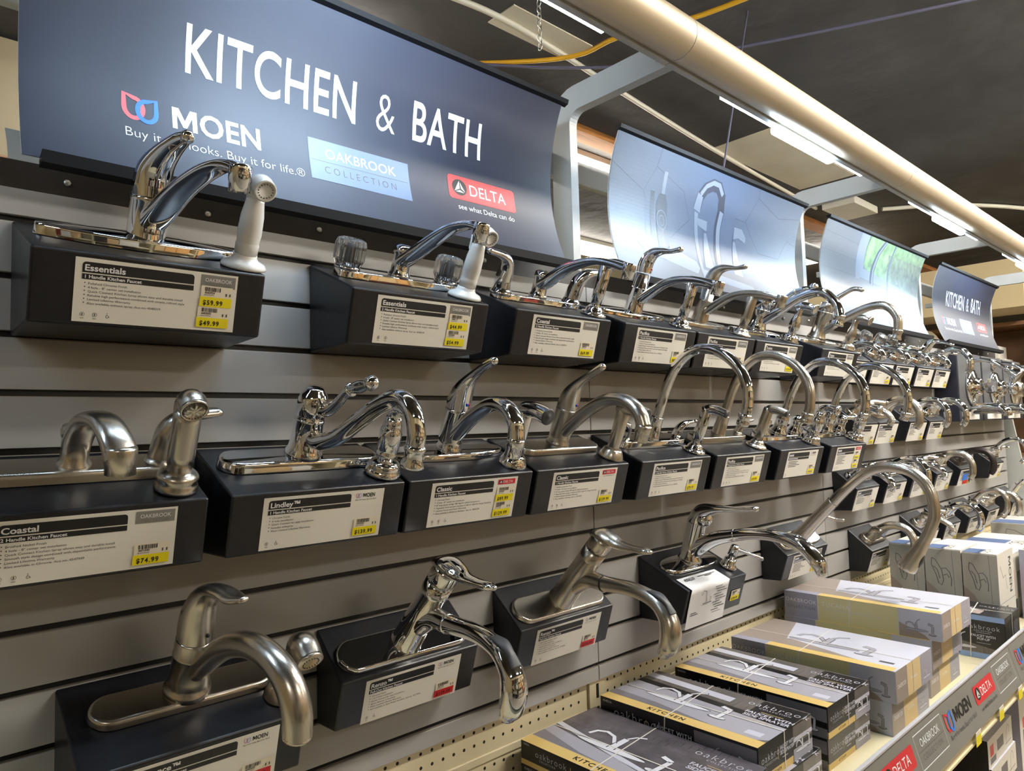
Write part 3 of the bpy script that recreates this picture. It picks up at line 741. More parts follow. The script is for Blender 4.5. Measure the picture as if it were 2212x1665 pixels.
def traditional(M, mt, label, body=0.085, plate='stadium', lever='side', tall=0.0, sp_=None, ph=0.0):
    r = faucet(M, label)
    if plate == 'stadium': part(r, 'deck_plate', lambda m: m.plate(stadium(0.256, 0.056), 0, 0.015, 0.005, mt, foot=0.002, dome=0.001))
    else: part(r, 'deck_plate', lambda m: (m.plate(stadium(0.252, 0.05), 0, 0.010, 0.005, mt, foot=0.002), m.lathe([(0.033,0.006),(0.031,0.013),(0.024,0.018)], mt)))
    t = tall
    part(r, 'body', lambda m: m.lathe([(0.031,0.014),(0.0285,0.02),(0.025,0.027),(0.0225,0.05),(0.0225,0.07+t),(0.0235,0.071+t),(0.0235,0.0745+t),(0.0228,0.0755+t)], mt))
    def cap(m):
        if t: m.lathe([(0.0225,0.0755+t),(0.0225,0.1+t),(0.0205,0.104+t),(0.019,0.105+t)], mt)
        else: m.lathe([(0.0228,0.0755),(0.0232,0.095),(0.0225,0.105),(0.0195,0.114),(0.0145,0.119),(0.0138,0.121),(0.0115,0.1235),(0.003,0.125)], mt)
    part(r, 'cap', cap)
    if lever == 'side':
        h = part(r, 'handle', lambda m: (m.sweep([(0.008,-0.016,0.092),(0.012,-0.032,0.1),(0.015,-0.048,0.118),(0.017,-0.062,0.138),(0.018,-0.074,0.148),(0.019,-0.092,0.158),(0.0195,-0.108,0.166)], [0.012,0.0105,0.0088,0.0078,0.0085,0.0105,0.0068], mt, flat=[0.011,0.0092,0.0072,0.0066,0.0078,0.0095,0.0062]),
            m.lathe([(0.0092,-0.003),(0.0108,0.0),(0.0092,0.003)], mt, axis((0.018,-0.071,0.1455),(0.0186,-0.085,0.1545)))))
        part(h, 'ball_tip', lambda m: m.ball((0.02,-0.117,0.172), 0.0115, mt))
    else:
        z = 0.1+t
        part(r, 'handle', lambda m: m.sweep([(0.004,0.004,z-0.01),(0.012,-0.012,z+0.022),(0.019,-0.034,z+0.05),(0.022,-0.05,z+0.066),(0.024,-0.066,z+0.071),(0.025,-0.078,z+0.071)], [0.008,0.0085,0.0075,0.0075,0.0072,0.0075], mt, tip=True))
    part(r, 'spout', lambda m: m.sweep(fw(sp_, ph), [0.0135]*3+[0.0128]*(len(sp_)-3), mt, side=sd(ph), n=7))
    e = fw([sp_[-1], (sp_[-1][0]+0.002, sp_[-1][1]-0.03)], ph)
    part(r, 'aerator', lambda m: m.lathe([(0.0128,-0.004),(0.0148,-0.001),(0.0148,0.003),(0.0132,0.005),(0.0132,0.016),(0.0158,0.022),(0.0165,0.026),(0.0135,0.028),(0.0125,0.026)], mt, axis(e[0], e[1])))
    return r
def classic(M, mt, label, plate, sp_, lev, ph=0):
    r = faucet(M, label)
    part(r, 'deck_plate', lambda m: m.plate(plate, 0, 0.0115, 0.0045, mt, foot=0.001, dome=0.001))
    part(r, 'body', lambda m: m.lathe([(0.0255,0.01),(0.0245,0.016),(0.0215,0.02),(0.0222,0.03),(0.0222,0.083),(0.0228,0.085),(0.0228,0.089),(0.0222,0.09)], mt))
    h = part(r, 'handle', lambda m: m.sweep(fw([(0.0,0.09),(0.0,0.106),(0.003,0.124),(0.012,0.145),(0.027,0.165),(0.045,0.184),(lev[0],lev[1])], ph), [0.022,0.0222,0.0205,0.0152,0.0105,0.0085,0.0082], mt, side=sd(ph), flat=[0.022,0.0215,0.0185,0.0115,0.0082,0.0075,0.0074], tip=True))
    part(h, 'temperature_dot', lambda m: (m.lathe([(0.003,0),(0.003,0.0014)], 'red_dot', axis((0.006,-0.0195,0.104),(0.009,-0.03,0.104)), 12), m.lathe([(0.003,0),(0.003,0.0014)], 'blue_dot', axis((0.0015,-0.0208,0.104),(0.002,-0.03,0.104)), 12)))
    part(r, 'spout', lambda m: m.sweep(fw(sp_, ph), [0.017,0.0165,0.016,0.0158,0.0158,0.0155,0.0145][:len(sp_)], mt, side=sd(ph), flat=[0.014,0.0132,0.013,0.0128,0.013,0.0135,0.0138][:len(sp_)], n=7))
    e = fw([sp_[-1], (sp_[-1][0]+0.001, sp_[-1][1]-0.03)], ph)
    part(r, 'aerator', lambda m: m.lathe([(0.0145,-0.003),(0.0152,0.0),(0.0152,0.012),(0.0138,0.013),(0.0138,0.028),(0.0125,0.03),(0.011,0.028)], mt, axis(e[0], e[1])))
    return r
def hi_arc(M, mt, label, ornate=False):
    r = faucet(M, label)
    if ornate: part(r, 'deck_plate', lambda m: m.plate(stadium(0.256, 0.052), 0, 0.012, 0.005, mt, foot=0.002))
    else: part(r, 'deck_plate', lambda m: m.plate(superell(0.245, 0.05, 5), 0, 0.016, 0.003, mt, foot=0.002))
    if ornate: part(r, 'body', lambda m: m.lathe([(0.027,0.01),(0.026,0.018),(0.02,0.024),(0.0175,0.05),(0.0195,0.054),(0.0185,0.06),(0.0155,0.066),(0.017,0.072),(0.0135,0.078)], mt))
    else: part(r, 'body', lambda m: m.lathe([(0.021,0.014),(0.0185,0.02),(0.0165,0.045),(0.0152,0.064),(0.0158,0.066),(0.0158,0.069),(0.0125,0.07)], mt))
    part(r, 'spout', lambda m: m.sweep(fw([(0.0,0.05),(0.0,0.095),(0.0,0.14),(0.008,0.195),(0.036,0.243),(0.078,0.2625),(0.122,0.2615),(0.165,0.244),(0.195,0.213),(0.21,0.175),(0.212,0.15)]), [0.0118]*11, mt, n=6))
    part(r, 'aerator', lambda m: m.lathe([(0.0118,-0.006),(0.0142,-0.003),(0.0142,0.003),(0.0128,0.004),(0.0128,0.012),(0.0135,0.013),(0.0135,0.02),(0.0115,0.021)], mt, axis((0,-0.212,0.152),(0,-0.213,0.12))))
    for sx, g in ((-0.1016, -1), (0.1016, 1)):
        if ornate:
            h = part(r, 'handle', lambda m: (m.lathe([(0.026,0.01),(0.0255,0.018),(0.0185,0.024),(0.0165,0.042),(0.0195,0.048),(0.0175,0.056),(0.012,0.064),(0.004,0.067)], mt, T(sx,0,0)),
                m.sweep([(sx,0,0.05),(sx+g*0.018,-0.006,0.058),(sx+g*0.03,-0.012,0.06),(sx+g*0.042,-0.02,0.064)], [0.0095,0.0078,0.007,0.0075], mt, side=(0,1,0))))
            part(h, 'ball_tip', lambda m: m.ball((sx+g*0.045,-0.022,0.065), 0.0098, mt))
        else: lever_handle(r, sx, mt, g, 0.66)
    return r
def torrance(M, mt, label):
    r = faucet(M, label)
    part(r, 'deck_plate', lambda m: m.plate(stadium(0.236, 0.056), 0, 0.0115, 0.005, mt, foot=0.001))
    part(r, 'body', lambda m: m.lathe([(0.031,0.009),(0.030,0.018),(0.0265,0.0205),(0.0275,0.026),(0.026,0.034),(0.0245,0.066),(0.0252,0.067),(0.0252,0.0695),(0.0245,0.0705),(0.0245,0.09),(0.0238,0.093)], mt))
    ph = 12
    h = part(r, 'handle', lambda m: m.sweep(fw([(0.0,0.093),(-0.001,0.112),(0.0,0.135),(0.006,0.157),(0.022,0.176),(0.044,0.186),(0.066,0.19),(0.084,0.199)], ph), [0.0236,0.0238,0.0225,0.0192,0.0165,0.0158,0.0148,0.008], mt, side=sd(ph), flat=[0.0236,0.0236,0.021,0.0162,0.0095,0.0066,0.0062,0.0042], tip=True))
    part(h, 'set_screw', lambda m: m.lathe([(0.0028,0),(0.0028,0.0012)], 'black_gap', axis((0.007,-0.0216,0.108),(0.011,-0.032,0.108)), 12))
    part(r, 'spout', lambda m: m.sweep(fw([(0.012,0.048),(0.028,0.068),(0.049,0.0985),(0.076,0.128),(0.112,0.151),(0.15,0.160),(0.188,0.152),(0.213,0.128),(0.224,0.098)], ph), [0.0155,0.0155,0.0155,0.0158,0.0162,0.0165,0.0172,0.0176,0.0172], mt, side=sd(ph), n=6))
    e = fw([(0.223,0.1),(0.226,0.07)], ph)
    part(r, 'aerator', lambda m: m.lathe([(0.0172,-0.001),(0.0168,0.003),(0.0135,0.0035),(0.0125,0.002)], mt, axis(e[0], e[1])))
    return r
def pull_out(M, mt, label, ring='chrome'):
    r = faucet(M, label)
    part(r, 'deck_plate', lambda m: m.plate(stadium(0.258, 0.062), 0, 0.008, 0.004, mt, foot=0.001))
    part(r, 'body', lambda m: (m.lathe([(0.0285,0.006),(0.028,0.011),(0.0262,0.014),(0.0258,0.05),(0.0245,0.1),(0.0238,0.135),(0.0245,0.137),(0.0245,0.141),(0.0238,0.142),(0.0238,0.162)], mt, RXm(3)),
        m.sweep(fw([(0.004,0.05),(0.018,0.082),(0.036,0.104),(0.062,0.121)]), [0.022,0.0205,0.017,0.0158], mt, n=6)))
    h = part(r, 'handle', lambda m: (m.lathe([(0.0238,0.163),(0.0242,0.172),(0.0238,0.19),(0.021,0.196)], mt, RXm(3)),
        m.sweep(fw([(-0.012,0.186),(0.004,0.197),(0.024,0.203),(0.048,0.211),(0.072,0.226),(0.096,0.243),(0.106,0.25)]), [0.018,0.0238,0.0225,0.0155,0.0125,0.0118,0.006], mt, flat=[0.008,0.012,0.0118,0.0085,0.0066,0.0066,0.004], tip=True)))
    part(r, 'joint_ring', lambda m: m.lathe([(0.0158,-0.002),(0.0162,0.0),(0.0158,0.002)], 'black_gap' if ring == 'black' else mt, axis((0,-0.062,0.121),(0,-0.078,0.132))))
    s = part(r, 'spray_head', lambda m: m.sweep(fw([(0.063,0.122),(0.088,0.142),(0.114,0.162),(0.145,0.179),(0.176,0.187),(0.205,0.181),(0.224,0.164),(0.234,0.142),(0.235,0.128)]), [0.0152,0.0146,0.0145,0.0152,0.0165,0.019,0.0212,0.0195,0.0135], mt, flat=[0.0152,0.0142,0.0138,0.0138,0.0146,0.0172,0.0196,0.0182,0.013], n=7, seg=24, tip=True))
    part(s, 'button', lambda m: m.sweep(fw([(0.146,0.1915),(0.166,0.2005),(0.186,0.2018),(0.206,0.1965)]), [0.0085,0.0115,0.008,0.0105], 'rubber', flat=[0.002,0.0036,0.0036,0.003], n=6, tip=True), 'dark rubber spray button')
    return r
def swan_lever(M, mt, label):          # low pull-out with a wide lever
    r = faucet(M, label)
    part(r, 'deck_plate', lambda m: m.plate(superell(0.222, 0.066, 2.8), 0, 0.006, 0.003, mt, foot=0.001, dome=0.004))
    part(r, 'body', lambda m: (m.lathe([(0.031,0.0085),(0.0305,0.014),(0.0255,0.021),(0.0242,0.06),(0.0235,0.106),(0.0238,0.108)], mt, RXm(-9)),
        m.sweep(fw([(-0.002,0.03),(0.02,0.066),(0.048,0.098),(0.086,0.127)]), [0.0225,0.0205,0.017,0.0148], mt, n=6)))
    part(r, 'handle', lambda m: (m.sweep(fw([(-0.016,0.106),(-0.016,0.125),(-0.006,0.143),(0.022,0.163),(0.06,0.183),(0.092,0.201),(0.112,0.212)]), [0.0235,0.0238,0.0225,0.0185,0.014,0.0118,0.0115], mt, flat=[0.0235,0.0225,0.0195,0.0105,0.007,0.0062,0.007], tip=True),
        m.ball((0.0,0.003,0.124), 0.0225, mt)))
    s = part(r, 'spray_head', lambda m: m.sweep(fw([(0.086,0.127),(0.12,0.15),(0.16,0.171),(0.205,0.185),(0.25,0.187),(0.285,0.172),(0.298,0.158)]), [0.0145,0.0145,0.0148,0.0165,0.0195,0.0188,0.0135], mt, flat=[0.0145,0.014,0.0138,0.0145,0.0165,0.0165,0.012], n=7, tip=True))
    part(s, 'button', lambda m: m.sweep(fw([(0.205,0.199),(0.225,0.2045),(0.245,0.2045)]), [0.006,0.0085,0.006], 'chrome', flat=[0.002,0.0025,0.002], n=5))
    part(r, 'joint_ring', lambda m: m.lathe([(0.0146,-0.001),(0.0152,0.0),(0.0146,0.001)], mt, axis((0,-0.088,0.1285),(0,-0.1,0.137))))
    return r
def soap_pump(M, mt, label):
    r = thing('soap_dispenser', M, label, 'soap dispenser')
    part(r, 'collar', lambda m: m.lathe([(0.022,0),(0.0225,0.004),(0.019,0.008),(0.0155,0.012),(0.0155,0.022),(0.013,0.024)], mt))
    part(r, 'pump_head', lambda m: m.lathe([(0.0085,0.02),(0.0085,0.032),(0.0125,0.034),(0.0105,0.058),(0.008,0.062)], mt))
    part(r, 'nozzle', lambda m: (m.sweep([(0.0,0,0.052),(0.02,-0.018,0.05),(0.042,-0.038,0.047),(0.056,-0.05,0.044)], [0.0055,0.0048,0.0042,0.0038], mt, side=(0,0,1)), m.ball((0.057,-0.051,0.0435), 0.0055, mt)))
    return r
def pull_down(M, mt, label):
    r = faucet(M, label)
    part(r, 'deck_plate', lambda m: m.plate(superell(0.25, 0.062, 4), 0, 0.006, 0.003, mt, foot=0.001))
    part(r, 'body', lambda m: (m.lathe([(0.027,0.004),(0.0265,0.01),(0.0225,0.014),(0.0205,0.05),(0.0185,0.12),(0.0172,0.165),(0.0178,0.167),(0.0178,0.17)], mt, RXm(4)),
        m.lathe([(0.013,0),(0.0125,0.024),(0.011,0.028)], mt, axis((0.014,-0.005,0.09),(0.05,-0.006,0.095)))))
    part(r, 'handle', lambda m: m.sweep([(0.034,-0.006,0.092),(0.05,-0.014,0.099),(0.066,-0.03,0.104),(0.072,-0.05,0.118)], [0.007,0.0062,0.0052,0.0048], mt, tip=True))
    part(r, 'spout', lambda m: m.sweep(fw([(0.012,0.165),(0.017,0.22),(0.025,0.275),(0.04,0.32),(0.07,0.358),(0.115,0.383),(0.16,0.383),(0.2,0.364),(0.235,0.328),(0.252,0.285),(0.26,0.25)]), [0.0165]+[0.0152]*10, mt, n=6))
    s = part(r, 'spray_head', lambda m: m.sweep(fw([(0.2595,0.252),(0.2635,0.228),(0.268,0.2),(0.272,0.168),(0.274,0.158)]), [0.0158,0.0182,0.0218,0.0248,0.0238], mt, n=6))
    part(s, 'button', lambda m: m.sweep(fw([(0.2825,0.222),(0.2885,0.205),(0.293,0.186)]), [0.006,0.0095,0.006], 'rubber', flat=[0.002,0.004,0.002], n=6), 'black rubber spray button')
    return r

C, N = 'chrome', 'brushed_nickel'
dome_faucet(frame(BOXES['b1'], 0.002, -0.076), C, 'chrome single lever faucet with long pointed oval plate and flat blade spout')
sprayer(frame(BOXES['b1'], 0.118, -0.1275), 'white', 'white_plastic', 'white sprayer beside the dome lever chrome faucet')
two_handle(frame(BOXES['b2'], -0.002, -0.068), C, 'chrome faucet with two full sized clear acrylic knobs behind the $44.99 card', 'acrylic',
    [(0.0,0.036),(0.02,0.048),(0.085,0.094),(0.125,0.118),(0.16,0.130),(0.185,0.133),(0.2,0.131)], [0.014,0.0165,0.016,0.0155,0.0142,0.0128,0.011], [0.012,0.0105,0.008,0.007,0.0066,0.0072,0.008], ((0.196,0.137),(0.2,0.107),0.0118,0.029))
sprayer(frame(BOXES['b2'], 0.104, -0.1275), 'white', 'white_plastic', 'white sprayer in front of a clear acrylic knob')
two_handle(frame(BOXES['b3'], 0.0, -0.064), C, 'chrome two lever faucet with a low arched spout in the top row', 'lever',
    [(0.0,0.034),(0.02,0.05),(0.06,0.084),(0.1,0.105),(0.135,0.116),(0.175,0.1195),(0.212,0.118)], [0.015,0.0168,0.016,0.015,0.0138,0.0125,0.0112], [0.012,0.012,0.0098,0.0082,0.0074,0.0074,0.0078], ((0.216,0.127),(0.219,0.095),0.0118,0.028))
sprayer(frame(BOXES['b3'], 0.112, -0.1275), 'straight', C, 'chrome straight sprayer beside the chrome two lever faucet')
pacifica(frame(BOXES['b4'], 0.0, -0.062), C, 'chrome single lever faucet with oval plate and arc spout in the top row')
sprayer(frame(BOXES['b4'], 0.112, -0.1275), 'straight', C, 'chrome straight sprayer in front of the chrome arc spout')
pacifica(frame(BOXES['b5'], 0.0, -0.062), N, 'brushed nickel single lever faucet with oval plate and arc spout')
sprayer(frame(BOXES['b5'], 0.112, -0.1275), 'straight', N, 'brushed nickel straight sprayer in the top row')
traditional(frame(BOXES['b6'], 0.0, -0.07), C, 'chrome faucet with curved side lever above bead tipped plate in the top row', plate='round', lever='side',
    sp_=[(0.008,0.036),(0.03,0.06),(0.058,0.09),(0.1,0.135),(0.152,0.163),(0.2,0.145),(0.222,0.115)])
sprayer(frame(BOXES['b6'], 0.106, -0.1275), 'hourglass', C, 'chrome waisted sprayer in the top row')
traditional(frame(BOXES['b7'], 0.0, -0.066), N, 'brushed nickel faucet with tall straight cylinder body and thin raised lever', plate='round', lever='thin', tall=0.03,
    sp_=[(0.01,0.04),(0.03,0.058),(0.065,0.1),(0.13,0.156),(0.178,0.17),(0.218,0.148),(0.236,0.108)])
sprayer(frame(BOXES['b7'], 0.106, -0.1275), 'hourglass', N, 'brushed nickel waisted sprayer at the end of the kitchen faucets')
two_handle(frame(BOXES['c1'], 0.0, -0.066), N, 'brushed nickel two lever faucet cut by the left picture edge', 'lever',
    [(0.0,0.034),(0.006,0.054),(0.024,0.08),(0.05,0.094),(0.078,0.098),(0.106,0.088),(0.124,0.072)], [0.016,0.0175,0.0172,0.0168,0.0172,0.0185,0.0182], [0.014,0.0125,0.0105,0.0095,0.0095,0.0105,0.0112], ((0.119,0.084),(0.126,0.05),0.0168,0.03), ph=10, plate='stadium')
sprayer(frame(BOXES['c1'], 0.106, -0.1275), 'fat', N, 'brushed nickel stout sprayer with round face beside the $74.99 card')
traditional(frame(BOXES['c2'], 0.002, -0.07), C, 'chrome faucet with domed cap, ball tipped side lever and S curved spout', ph=8,
    sp_=[(0.01,0.048),(0.03,0.047),(0.052,0.058),(0.08,0.078),(0.115,0.116),(0.15,0.151),(0.183,0.173),(0.212,0.168),(0.23,0.143),(0.234,0.122)])
sprayer(frame(BOXES['c2'], 0.114, -0.1275), 'ornate', C, 'chrome ornate sprayer beside the S curved spout')
classic(frame(BOXES['c3'], 0.0, -0.069), C, 'chrome faucet with tall slim lever and arched spout over the two tag Classic card', superell(0.255, 0.056, 2.3),
    [(0.0,0.026),(0.02,0.056),(0.047,0.094),(0.083,0.128),(0.12,0.138),(0.15,0.124),(0.163,0.096)], (0.064,0.2))
sprayer(frame(BOXES['c3'], 0.112, -0.1275), 'hammer', C, 'chrome hammer headed sprayer beside the tall lever')
classic(frame(BOXES['c4'], 0.0, -0.069), N, 'brushed nickel faucet with tall slim lever and arched spout', stadium(0.235, 0.058),
    [(0.004,0.03),(0.024,0.064),(0.058,0.11),(0.1,0.146),(0.14,0.157),(0.176,0.148),(0.195,0.127)], (0.06,0.2))
sprayer(frame(BOXES['c4'], 0.112, -0.1275), 'hammer', N, 'brushed nickel hammer headed sprayer')
hi_arc(frame(BOXES['c5'], 0.0, -0.07), C, 'tall chrome gooseneck faucet with two plain levers on a rectangular plate')
sprayer(frame(BOXES['c5'], 0.108, -0.1275), 'straight', C, 'chrome straight sprayer under the chrome gooseneck')
hi_arc(frame(BOXES['c6'], 0.0, -0.067), N, 'tall brushed nickel gooseneck faucet with two plain levers')
sprayer(frame(BOXES['c6'], 0.108, -0.1275), 'straight', N, 'brushed nickel straight sprayer under the nickel gooseneck')
hi_arc(frame(BOXES['c7'], 0.0, -0.07), C, 'nearer of two ornate chrome gooseneck faucets with ball tipped handles', True)
sprayer(frame(BOXES['c7'], 0.108, -0.1275), 'ornate', C, 'chrome ornate sprayer under the nearer ornate gooseneck')
hi_arc(frame(BOXES['c8'], 0.0, -0.07), C, 'farther of two ornate chrome gooseneck faucets with ball tipped handles', True)
sprayer(frame(BOXES['c8'], 0.108, -0.1275), 'ornate', C, 'chrome ornate sprayer under the farther ornate gooseneck')
torrance(frame(BOXES['d1'], 0.003, -0.073), N, 'large brushed nickel faucet at bottom left with hooked lever and thick arc spout')
sprayer(frame(BOXES['d1'], 0.118, -0.121), 'knob', N, 'brushed nickel knob headed sprayer behind the thick arc spout')
pull_out(frame(BOXES['d2'], 0.0, -0.069), C, 'chrome pull out faucet with drooping lever and bulbous spray head')
pull_out(frame(BOXES['d3'], 0.0, -0.069), N, 'brushed nickel pull out faucet with drooping lever and bulbous spray head', 'black')
swan_lever(frame(BOXES['d4'], -0.004, -0.069), C, 'chrome low pull out faucet beside a soap pump, above the paper sheet')
soap_pump(frame(BOXES['d4'], 0.104, -0.118), C, 'small chrome soap pump at the right of the paper covered box')
pull_down(frame(BOXES['d5'], 0.0, -0.066), N, 'very tall brushed nickel pull down faucet with black button')

# ------------------------------------------------------------------ lavatory faucets farther along
def lav(M, mt, label, knob='lever', style='arch'):
    r = faucet(M, label, 'bathroom faucets on the display boxes', 'bathroom_faucet')
    s = 0.5
    part(r, 'deck_plate', lambda m: m.plate(stadium(0.165, 0.052, 8), 0, 0.014, 0.006, mt, foot=0.002))
    if style == 'arch':
        part(r, 'spout', lambda m: m.sweep(fw([(0.0,0.012),(0.002,0.045),(0.022,0.085),(0.06,0.107),(0.1,0.098),(0.128,0.068),(0.134,0.048)]), [0.0205,0.0172,0.0148,0.0138,0.0135,0.0135,0.0135], mt, n=5, seg=14))
        aerator(r, mt, (0,-0.134,0.05), (0,-0.1345,0.03), 0.0122, 0.012)
    elif style == 'high':
        part(r, 'spout', lambda m: m.sweep(fw([(0.0,0.012),(0.0,0.06),(0.008,0.11),(0.045,0.15),(0.092,0.142),(0.122,0.104),(0.128,0.075)]), [0.0185,0.0145,0.0125,0.0115,0.0115,0.0115,0.0115], mt, n=5, seg=14))
        aerator(r, mt, (0,-0.128,0.077), (0,-0.1285,0.05), 0.0128, 0.016)
    else:
        part(r, 'spout', lambda m: m.sweep(fw([(0.0,0.01),(0.012,0.036),(0.045,0.06),(0.085,0.066),(0.112,0.055)]), [0.022,0.0195,0.0165,0.0142,0.0125], mt, flat=[0.018,0.0145,0.0115,0.0105,0.0105], n=5, seg=14))
        aerator(r, mt, (0,-0.108,0.055), (0,-0.11,0.03), 0.0118, 0.018)
    if knob == 'single':
        part(r, 'handle', lambda m: m.sweep(fw([(0.0,0.03),(-0.002,0.07),(0.004,0.1),(0.03,0.118),(0.075,0.132)]), [0.021,0.0205,0.017,0.011,0.0082], mt, flat=[0.021,0.019,0.013,0.0072,0.005], n=5, seg=14, tip=True))
    else:
        for x, g in ((-0.052, -1), (0.052, 1)):
            h = part(r, 'handle', lambda m: m.lathe([(0.0225,0.01),(0.0225,0.016),(0.0165,0.022),(0.0145,0.042),(0.0165,0.046),(0.014,0.054),(0.006,0.058)], mt, T(x,0,0), 16))
            if knob == 'acrylic':
                part(h, 'knob', lambda m: m.lathe([(0.01,0.05),(0.019,0.056),(0.0225,0.066),(0.0225,0.082),(0.017,0.09),(0.006,0.092)], 'acrylic', T(x,0,0), 10, False), 'clear faceted acrylic knob')
            else:
                part(h, 'lever', lambda m: m.sweep([(x,0.004,0.05),(x+g*0.014,-0.002,0.06),(x+g*0.026,-0.012,0.066),(x+g*0.04,-0.024,0.072)], [0.0105,0.0092,0.0078,0.0085], mt, side=(0,1,0), flat=[0.0085,0.0066,0.0052,0.006], n=4, seg=10, tip=True))
    return r
def lav_box(key, x0, x1, z0, mt, knob, style, blabel, flabel, brand='oak', ntag=1):
    display_box(key, x0, x1-x0, z0, dict(brand=None, tags=[('', Y)]*ntag, icons=1, chair=False, n=5), blabel, d=0.086, dr=0.076, full=False, lu=max(0.004, (x1-x0-LW)*0.5), group='bathroom display boxes')
    lav(frame(BOXES[key], 0, -0.062), mt, flabel, knob, style)
BZ = 'dark_bronze'
lav_box('b8', 1.262, 1.482, 0, C, 'acrylic', 'low', 'black box just past the kitchen displays in the top row', 'chrome bathroom faucet with acrylic knobs just past the kitchen displays')
lav_box('b9', 1.508, 1.732, 0, C, 'acrylic', 'low', 'top row black bathroom box, second past the kitchen displays', 'chrome bathroom faucet with acrylic knobs, second past the kitchen displays')
lav_box('b10', 1.738, 1.958, 0, C, 'lever', 'low', 'top row black bathroom box, third past the kitchen displays', 'chrome bathroom faucet with low spout, third past the kitchen displays')
lav_box('b11', 1.985, 2.205, 0, C, 'single', 'low', 'top row black bathroom box, second from the shower displays', 'single lever chrome bathroom faucet, second from the shower displays')
lav_box('b12', 2.212, 2.43, 0, C, 'lever', 'arch', 'top row black bathroom box right beside the shower displays', 'chrome bathroom faucet with arched spout right beside the shower displays')
R2 = -0.2286
lav_box('c9', 1.325, 1.520, R2, N, 'lever', 'low', 'leftmost black bathroom box of the second row', 'brushed nickel bathroom faucet leftmost in the second row')
lav_box('c10', 1.528, 1.737, R2, N, 'lever', 'arch', 'second black bathroom box of the second row', 'brushed nickel bathroom faucet with arched spout, second in the second row')
lav_box('c11', 1.856, 2.064, R2, C, 'lever', 'arch', 'third black bathroom box of the second row', 'chrome bathroom faucet with thick spout, third in the second row')
lav_box('c12', 2.088, 2.316, R2, C, 'lever', 'arch', 'fourth black bathroom box of the second row', 'chrome bathroom faucet with thick spout, fourth in the second row', ntag=1)
R3 = -0.4572
lav_box('e1', 1.294, 1.501, R3, C, 'lever', 'low', 'black bathroom box in the third row, seen beside the tall pull down spout', 'chrome bathroom faucet in the third row beside the tall pull down spout')
lav_box('e2', 1.579, 1.784, R3, C, 'lever', 'arch', 'second black bathroom box of the third row', 'chrome bathroom faucet with arched spout, second in the third row', ntag=1)
lav_box('e3', 1.852, 2.078, R3, C, 'lever', 'low', 'third black bathroom box of the third row', 'chrome bathroom faucet with low spout, third in the third row')
lav_box('e4', 2.139, 2.366, R3, N, 'lever', 'arch', 'third row black bathroom box under the long nickel spout', 'long spouted brushed nickel bathroom faucet in the third row')
lav_box('e5', 2.478, 2.68, R3, BZ, 'lever', 'arch', 'third row bathroom box with a blue patch on its card', 'dark bronze bathroom faucet in the third row')
lav_box('e6', 3.006, 3.221, R3, C, 'lever', 'high', 'tall black box at the far end of the third row', 'high arched chrome bathroom faucet at the far end of the third row')
R4 = -0.6858
lav_box('d6', 1.397, 1.597, R4, N, 'lever', 'arch', 'black bathroom box behind the spray head of the tall pull down faucet', 'brushed nickel two lever bathroom faucet beside the tall pull down faucet')
lav_box('f2', 1.915, 2.127, R4, N, 'lever', 'low', 'second black bathroom box of the lowest row', 'brushed nickel bathroom faucet, second in the lowest row')
lav_box('f3', 2.217, 2.429, R4, C, 'lever', 'arch', 'third black bathroom box of the lowest row', 'chrome arched bathroom faucet in the lowest row')
lav_box('f4', 2.562, 2.792, R4, N, 'lever', 'high', 'fourth black bathroom box of the lowest row', 'high arched brushed nickel bathroom faucet in the lowest row')
lav_box('f5', 2.878, 3.081, R4, N, 'lever', 'arch', 'fifth black bathroom box of the lowest row', 'brushed nickel bathroom faucet, fifth in the lowest row')
lav_box('f6', 3.35, 3.57, R4, C, 'single', 'high', 'last black bathroom box of the lowest row', 'chrome bathroom faucet on the last box of the lowest row')
P = Print(); P.rect(0.05, 0.022, 0.14, 0.052, 'logo_blue', 5); P.rect(0.07, 0.003, 0.15, 0.02, 'tag_red', 5); P.rect(0.155, 0.003, 0.19, 0.03, 'navy_panel', 5)
bb = BOXES['e5']; ftz = Vector((bb['x0']+0.004, -0.086, bb['z0']-0.076)); fbz = Vector((bb['x0']+0.004, -0.061, bb['z0']-0.152)); upz = (ftz-fbz).normalized()
P.build('colour_patch', planemap(fbz-bb['root'].location, (1, 0, 0), upz, (0, -upz.z, upz.y)), bb['root'])

